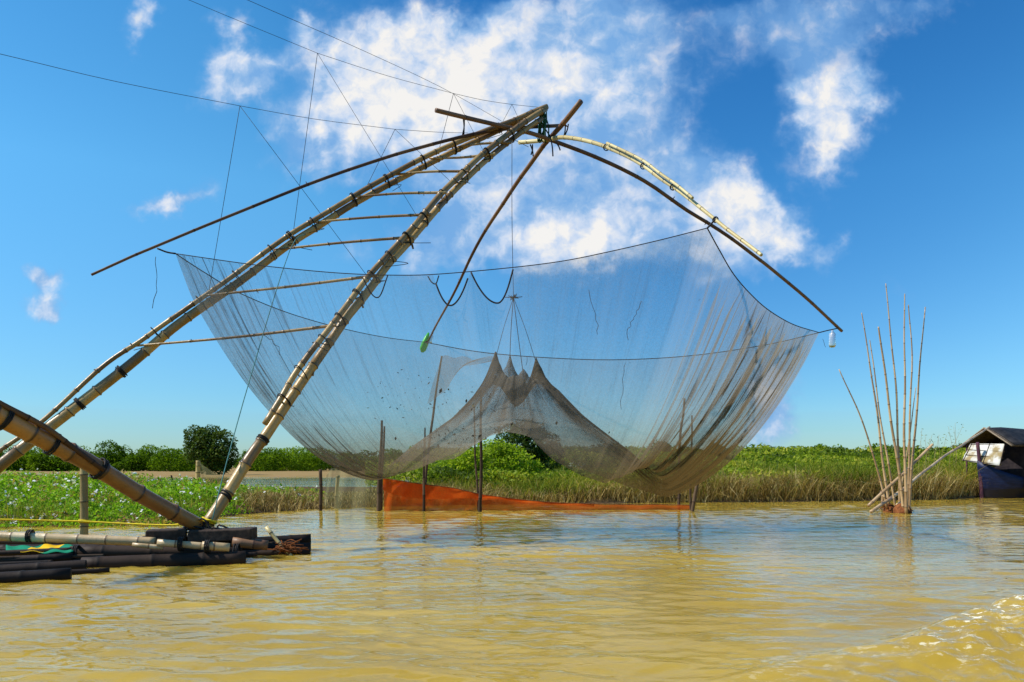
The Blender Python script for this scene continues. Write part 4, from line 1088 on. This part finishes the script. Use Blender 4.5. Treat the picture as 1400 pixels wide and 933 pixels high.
m, t = newmat('orange_netting'); co = t.add('ShaderNodeTexCoord').outputs['Object']
n1 = t.noise(co, 2.2, 5, .6); n2 = t.noise(co, 22, 3, .6)
sp = t.add('ShaderNodeSeparateXYZ'); t.l.new(co, sp.inputs[0])
n3 = t.noise(t.vmath('MULTIPLY', co, (1, 1, 3)), 1.5, 5, .65)
mud = t.math('MULTIPLY', t.smooth(t.math('ADD', sp.outputs[2], t.math('MULTIPLY', n3, -.5)), .12, -.12), .35)
veil(t, t.mix(mud, t.mix(t.smooth(n1, .35, .7), (0.66, 0.085, 0.008), (0.86, 0.17, 0.02)), (0.20, 0.075, 0.02)), t.math('MULTIPLY_ADD', n2, .5, .56, clamp=True), .5); M['orange'] = m
topl = [(524, 655), (540, 657), (580, 663), (620, 668), (655, 676), (690, 681), (740, 686.5), (790, 689), (850, 690.5), (900, 690.5), (946, 691.5)]
TP = catmull(survey(topl, 20.75, 21.3), 8); mb = MB(); gr = []
for k in range(9):
    u = k / 8; row = []
    for i_, p0 in enumerate(TP):
        q = p0.copy(); q.z = p0.z * (1 - u) + (-0.15) * u
        q.y += 0.10 * math.sin(u * 3.0) + 0.05 * math.sin(i_ * .55 + u * 2) * (0.4 + u); q.z += .015 * math.sin(i_ * .9 + 2 * u) * (1 - u)
        row.append(q)
    gr.append(row)
mb.sheet(gr)
fen = empty('orange_net_fence', (TP[0].x, TP[0].y, 0), 'bright orange netting strung along stakes at the waterline under the lift net', 'net fence')
mb.build('netting', M['orange'], fen)
# second layer folded over along the top
mb = MB(); gr = []
for k in range(5):
    u = k / 4; row = []
    for i_, p0 in enumerate(TP[:60]):
        q = p0.copy(); hgt = 0.30 + .16 * math.sin(i_ * .11) - .004 * i_
        q.z = p0.z - max(.06, hgt) * u + .01; q.y -= .03 + .05 * u + .02 * math.sin(i_ * .7 + u)
        row.append(q)
    gr.append(row)
mb.sheet(gr); mb.build('folded_edge', M['orange'], fen)
mb = MB(); mb.tube([p + Vector((0, -.04, .01)) for p in TP[::4]], .012, 5, 3); mb.build('top_cord', M['fibre'], fen)

m, t = newmat('grey_green_netting'); co = t.add('ShaderNodeTexCoord').outputs['Object']
n2 = t.noise(co, 9, 4, .6)
veil(t, (0.34, 0.33, 0.17), t.math('MULTIPLY_ADD', n2, .4, .18, clamp=True), .5); M['greynet'] = m
TP = catmull(survey([(446, 650), (455, 640), (470, 645), (490, 650), (516, 653)], 21.9, 21.0), 6); mb = MB(); gr = []
for k in range(8):
    u = k / 7; row = []
    for i_, p0 in enumerate(TP):
        q = p0.copy(); q.z = p0.z * (1 - u) - .1 * u; q.y += .08 * math.sin(i_ * .8 + u * 2); q.x += -.12 * u * (1 - i_ / len(TP)); row.append(q)
    gr.append(row)
mb.sheet(gr)
tag(mb.build('net_fence', M['greynet'], origin=(TP[0].x, TP[0].y, 0)), 'pale grey green net fence hanging between stakes left of the orange net', 'net fence')
mb = MB(); gr = []
for k in range(8):
    u = k / 7; gr.append([P(272, 632 + 30 * v, 52 + v).lerp(P(336, 655 + 13 * v, 47 + v), u) + Vector((0, 0, -.35 * math.sin(u * math.pi) * (1 - v * .6))) for v in [i_ / 6 for i_ in range(7)]])
mb.sheet(gr)
tag(mb.build('drooping_net', M['greynet'], origin=P(290, 660, 50)), 'small drooping net hung from the pale post at the far inlet', 'net')

# ------------------------------------------------------------------ cluster of tall bamboo sticks, right
def stick(label, pts, Y, Y1=None, r0=.036, r1=.012, mat='stick'):
    pp = survey(pts, Y, Y1 or Y); mb = MB()
    mb.bamboo(pp, r0, r1, .42, 7, .18, kink=.018, knots=2)
    return tag(mb.build('bamboo_stick', M[mat], origin=pp[0]), label, 'stick', 'bamboo sticks planted in the brown float')
stick('shortest slim stick of the cluster, leaning far out to the left', [(1213, 696), (1196, 628), (1175, 568), (1147, 505)], 20.2, r0=.03)
stick('slim stick of the cluster whose tip bends left, second from the left', [(1216, 694), (1203, 600), (1190, 500), (1178, 428)], 20.4)
stick('slim stick crossing behind the one with the bent tip, left in the cluster', [(1225, 698), (1210, 610), (1197, 520), (1189, 465)], 20.0, r0=.03)
stick('knotty stick in the left middle of the cluster, with a stubby tip', [(1236, 702), (1224, 610), (1211, 520), (1201, 447)], 19.6, r0=.04, r1=.02)
stick('tallest stick of the cluster, thin tipped and tilted slightly left', [(1230, 696), (1229, 620), (1222, 500), (1211, 388)], 20.1)
stick('straightest upright stick in the middle of the cluster', [(1239, 704), (1237, 600), (1236.5, 500), (1237, 402)], 19.5, r0=.042)
stick('curved stick close behind the straight upright one in the cluster', [(1242, 700), (1243, 600), (1247, 500), (1242, 417)], 19.9, r0=.034)
stick('long stick on the right of the cluster, tilted right', [(1242, 704), (1250, 600), (1257, 510), (1265, 420)], 19.6, r0=.038)
stick('faint thin stick low behind the right side of the cluster', [(1228, 692), (1240, 620), (1252, 530)], 20.6, r0=.024, r1=.01)
stick('thick short pole slanting up to the right through the cluster', [(1187, 692), (1230, 652), (1275, 608)], 19.6, 20.5, .042, .036)
stick('long bent pole slanting from the water by the cluster to the houseboat roof', [(1191, 700), (1232, 671), (1280, 632), (1318, 607), (1353, 584)], 19.2, 27.6, .045, .03)
stick('short stub of a pole standing at the left of the brown float', [(1206, 694), (1206, 686), (1207, 676)], 20.3, r0=.04, r1=.035)
mb = MB(); gr = []
for i_ in range(9):
    u = i_ / 8; c = P(1208, 694, 20.6).lerp(P(1243, 701, 19.5), u); c.z = 0.0
    row = []
    for k in range(15):
        a_ = 2 * math.pi * k / 14
        rr_ = (.17 + .10 * (u > .62)) * (1 - .9 * abs(2 * u - 1) ** 6) * (1 + .3 * (vnoise(i_ * 1.3, (k % 14) * 1.1) - .5))
        row.append(c + Vector((math.cos(a_) * rr_ * .9, math.cos(a_) * rr_ * .45, math.sin(a_) * rr_ * .85 + .02)))
    gr.append(row)
mb.sheet(gr)
fl = empty('float', P(1225, 700, 20).xy.to_3d(), 'lumpy rusty brown float low in the water holding up the bamboo sticks', 'float')
mb.build('float_body', M['fibre'], fl)
mb = MB()
for i_ in range(40):
    u = random.random(); c = P(1208, 694, 20.6).lerp(P(1243, 701, 19.5), u); c.z = .12
    d0 = Vector((random.gauss(0, .12), random.gauss(0, .08), random.gauss(0, .03)))
    mb.tube([c - d0, c + Vector((0, 0, random.uniform(.02, .09))), c + d0 + Vector((0, 0, -.06))], .012, 4, 4)
mb.build('float_cord', M['fibre'], fl)
M['pale_fruit'] = mat_plain('pale_foam', (0.62, 0.50, 0.30), (0.75, 0.65, 0.45), 8)
mb = MB(); mb.rings([P(1224, 691, 20.0), P(1229, 690, 19.95), P(1236, 692, 19.9), P(1239, 693, 19.85)], [.02, .07, .07, .02], 8); mb.build('pale_buoy', M['pale_fruit'], fl)

# ------------------------------------------------------------------ houseboat, right edge
B0 = P(1343, 681, 29.3); B0.z = 0
AX = Vector((.95, .31, 0)).normalized(); LT = Vector((.31, -.95, 0)).normalized(); UP = Vector((0, 0, 1))
boat = empty('houseboat', B0, 'dark blue wooden houseboat with black covered roof at the right edge', 'houseboat')
def bq(tt_, l, z): return B0 + AX * tt_ + LT * l + UP * z
m, t = newmat('boat_paint'); co = t.add('ShaderNodeTexCoord').outputs['Object']; sp = t.add('ShaderNodeSeparateXYZ'); t.l.new(co, sp.inputs[0])
n1 = t.noise(t.vmath('MULTIPLY', co, (1, 1, 6)), 3, 5, .6)
c_ = t.mix(t.smooth(n1, .35, .7), (0.004, 0.008, 0.036), (0.008, 0.018, 0.07))
c_ = t.mix(t.smooth(t.math('ADD', sp.outputs[2], t.math('MULTIPLY', n1, .2)), .50, .42), c_, (0.012, 0.010, 0.016))
principled(t, c_, .5, .3, n1, .3); M['boat'] = m
M['stem'] = mat_plain('purple_brown_wood', (0.07, 0.028, 0.05), (0.13, 0.05, 0.06), 6)
M['tarp'] = mat_plain('black_sheet', (0.008, 0.008, 0.010), (0.026, 0.025, 0.027), 5, .62, .2, 1.0)
M['thatch'] = mat_plain('grey_thatch', (0.05, 0.04, 0.032), (0.14, 0.11, 0.085), 14, .9, .05, .8)
M['interior'] = mat_plain('dark_boards', (0.016, 0.013, 0.018), (0.035, 0.028, 0.03), 5, .8, .1)
M['pole'] = mat_plain('grey_pole', (0.20, 0.15, 0.10), (0.32, 0.25, 0.17), 8)
mb = MB()
for sd_ in (-1, 1):
    gr = []
    for i_ in range(15):
        u = i_ / 14; tt_ = -.28 * 0 + 8.0 * u ** 1.4
        hw = 1.05 * (1 - math.exp(-tt_ / .8)); sh = .62 + .80 * math.exp(-tt_ / .75)
        gr.append([bq(tt_ * 1 + (-.22) * (z / 1.4) * math.exp(-tt_), sd_ * hw * (.55 + .45 * min(1, (z + .4) / .9)), z) for z in [-.4 + (sh + .4) * k / 8 for k in range(9)]])
    mb.sheet(gr)
mb.build('hull', M['boat'], boat, solid=.05)
mb = MB(); mb.taper([bq(.0, 0, -.4), bq(-.05, 0, .5), bq(-.13, 0, 1.3), bq(-.24, 0, 2.12)], .075, .06, 8); mb.build('stem_post', M['stem'], boat)
mb = MB(); mb.sheet([[bq(a_, l * (1 - math.exp(-max(a_, .02) / .9)), .62) for l in (-1.1, -.5, 0, .5, 1.1)] for a_ in (.05, .4, .8, 1.5, 3, 5, 7.8)]); mb.build('deck', M['interior'], boat, solid=.03)
mb = MB()
mb.box(bq(4.7, 1.00, 1.15), AX * 3.6, LT * .03, UP * .86); mb.box(bq(4.7, -1.0, 1.15), AX * 3.6, LT * .03, UP * .9); mb.box(bq(1.12, 0, 1.25), AX * .03, LT * .97, UP * .85)
mb.build('cabin', M['interior'], boat, smooth=False)
# roof: gable of black sheet over thatch
gr = []
for i_ in range(13):
    tt_ = .27 + 8.0 * i_ / 12; row = []
    for k in range(13):
        v = -1 + 2 * k / 12; z = 2.64 - .68 * abs(v) ** 1.15 + .03 * math.sin(i_ * 1.7 + k) * (i_ > 0) - .18 * (abs(v) > .95) * (i_ > 1)
        row.append(bq(tt_, v * 1.12, z + .035))
    gr.append(row)
mb = MB(); mb.sheet(gr); mb.build('roof_sheet', M['tarp'], boat, solid=.02)
gr = [[bq(a_, v * 1.08, 2.64 - .68 * abs(v) ** 1.15) for v in [-1 + k / 6 for k in range(13)]] for a_ in (.12, .4, 2, 4, 8)]
mb = MB(); mb.sheet(gr); mb.build('thatch', M['thatch'], boat, solid=.04)
mb = MB()
for sd_ in (-1, 1): mb.taper([bq(.10, 0, 2.68), bq(.10, sd_ * 1.13, 1.96)], .03, .025, 6)
mb.build('gable_pole', M['pole'], boat)
for tt_, l in ((.25, -.9), (1.15, 1.0), (1.15, -1.0)):
    mb = MB(); mb.taper([bq(tt_, l, .5), bq(tt_, l, 2.15)], .035, .03, 6); mb.build('roof_post', M['stem'], boat)
m, t = newmat('white_awning'); co = t.add('ShaderNodeTexCoord').outputs['Object']; n1 = t.noise(co, 4, 5, .65); n2 = t.noise(t.vmath('ADD', co, (3, 1, 5)), 1.6, 5, .6)
veil(t, t.mix(t.smooth(n2, .50, .62), t.mix(n1, (0.80, 0.80, 0.76), (0.66, 0.64, 0.56)), (0.40, 0.31, 0.16)), 1.0, .25); M['awning'] = m
fl_a, fl_b, fl_c, fl_d = P(1327, 607, 30.0), P(1374, 607, 28.7), P(1367, 637, 28.55), P(1315, 630, 29.9)
mb = MB(); mb.sheet([[fl_a.lerp(fl_b, u / 12).lerp(fl_d.lerp(fl_c, u / 12), v / 6) + Vector((0, .02 * math.sin(u + v * 2), 0)) for u in range(13)] for v in range(7)]); aw = mb.build('awning', M['awning'], boat, solid=.012)
mb = MB()
for v in (.05, .36, .66, .97): mb.tube([fl_a.lerp(fl_d, v) + Vector((0, -.03, 0)), fl_b.lerp(fl_c, v) + Vector((.03, -.03, 0))], .016, 5, 2)
for u in (.02, .55, .98): mb.tube([fl_a.lerp(fl_b, u) + Vector((0, -.035, 0)), fl_d.lerp(fl_c, u) + Vector((0, -.035, 0))], .016, 5, 2)
mb.build('batten', M['plank'], aw)

# ------------------------------------------------------------------ render settings
SC.render.resolution_x = 1024; SC.render.resolution_y = 682
SC.view_settings.view_transform = 'Standard'; SC.view_settings.look = 'None'
SC.view_settings.exposure = 0.35; SC.view_settings.gamma = 1.0; SC.view_settings.use_curve_mapping = False
SC.render.engine = 'CYCLES'
cy = SC.cycles
cy.use_denoising = True
try: cy.denoiser = 'OPENIMAGEDENOISE'
except Exception: pass
cy.max_bounces = 8; cy.transparent_max_bounces = 24; cy.diffuse_bounces = 3; cy.glossy_bounces = 3; cy.transmission_bounces = 4
cy.caustics_reflective = False; cy.caustics_refractive = False
cy.sample_clamp_indirect = 6
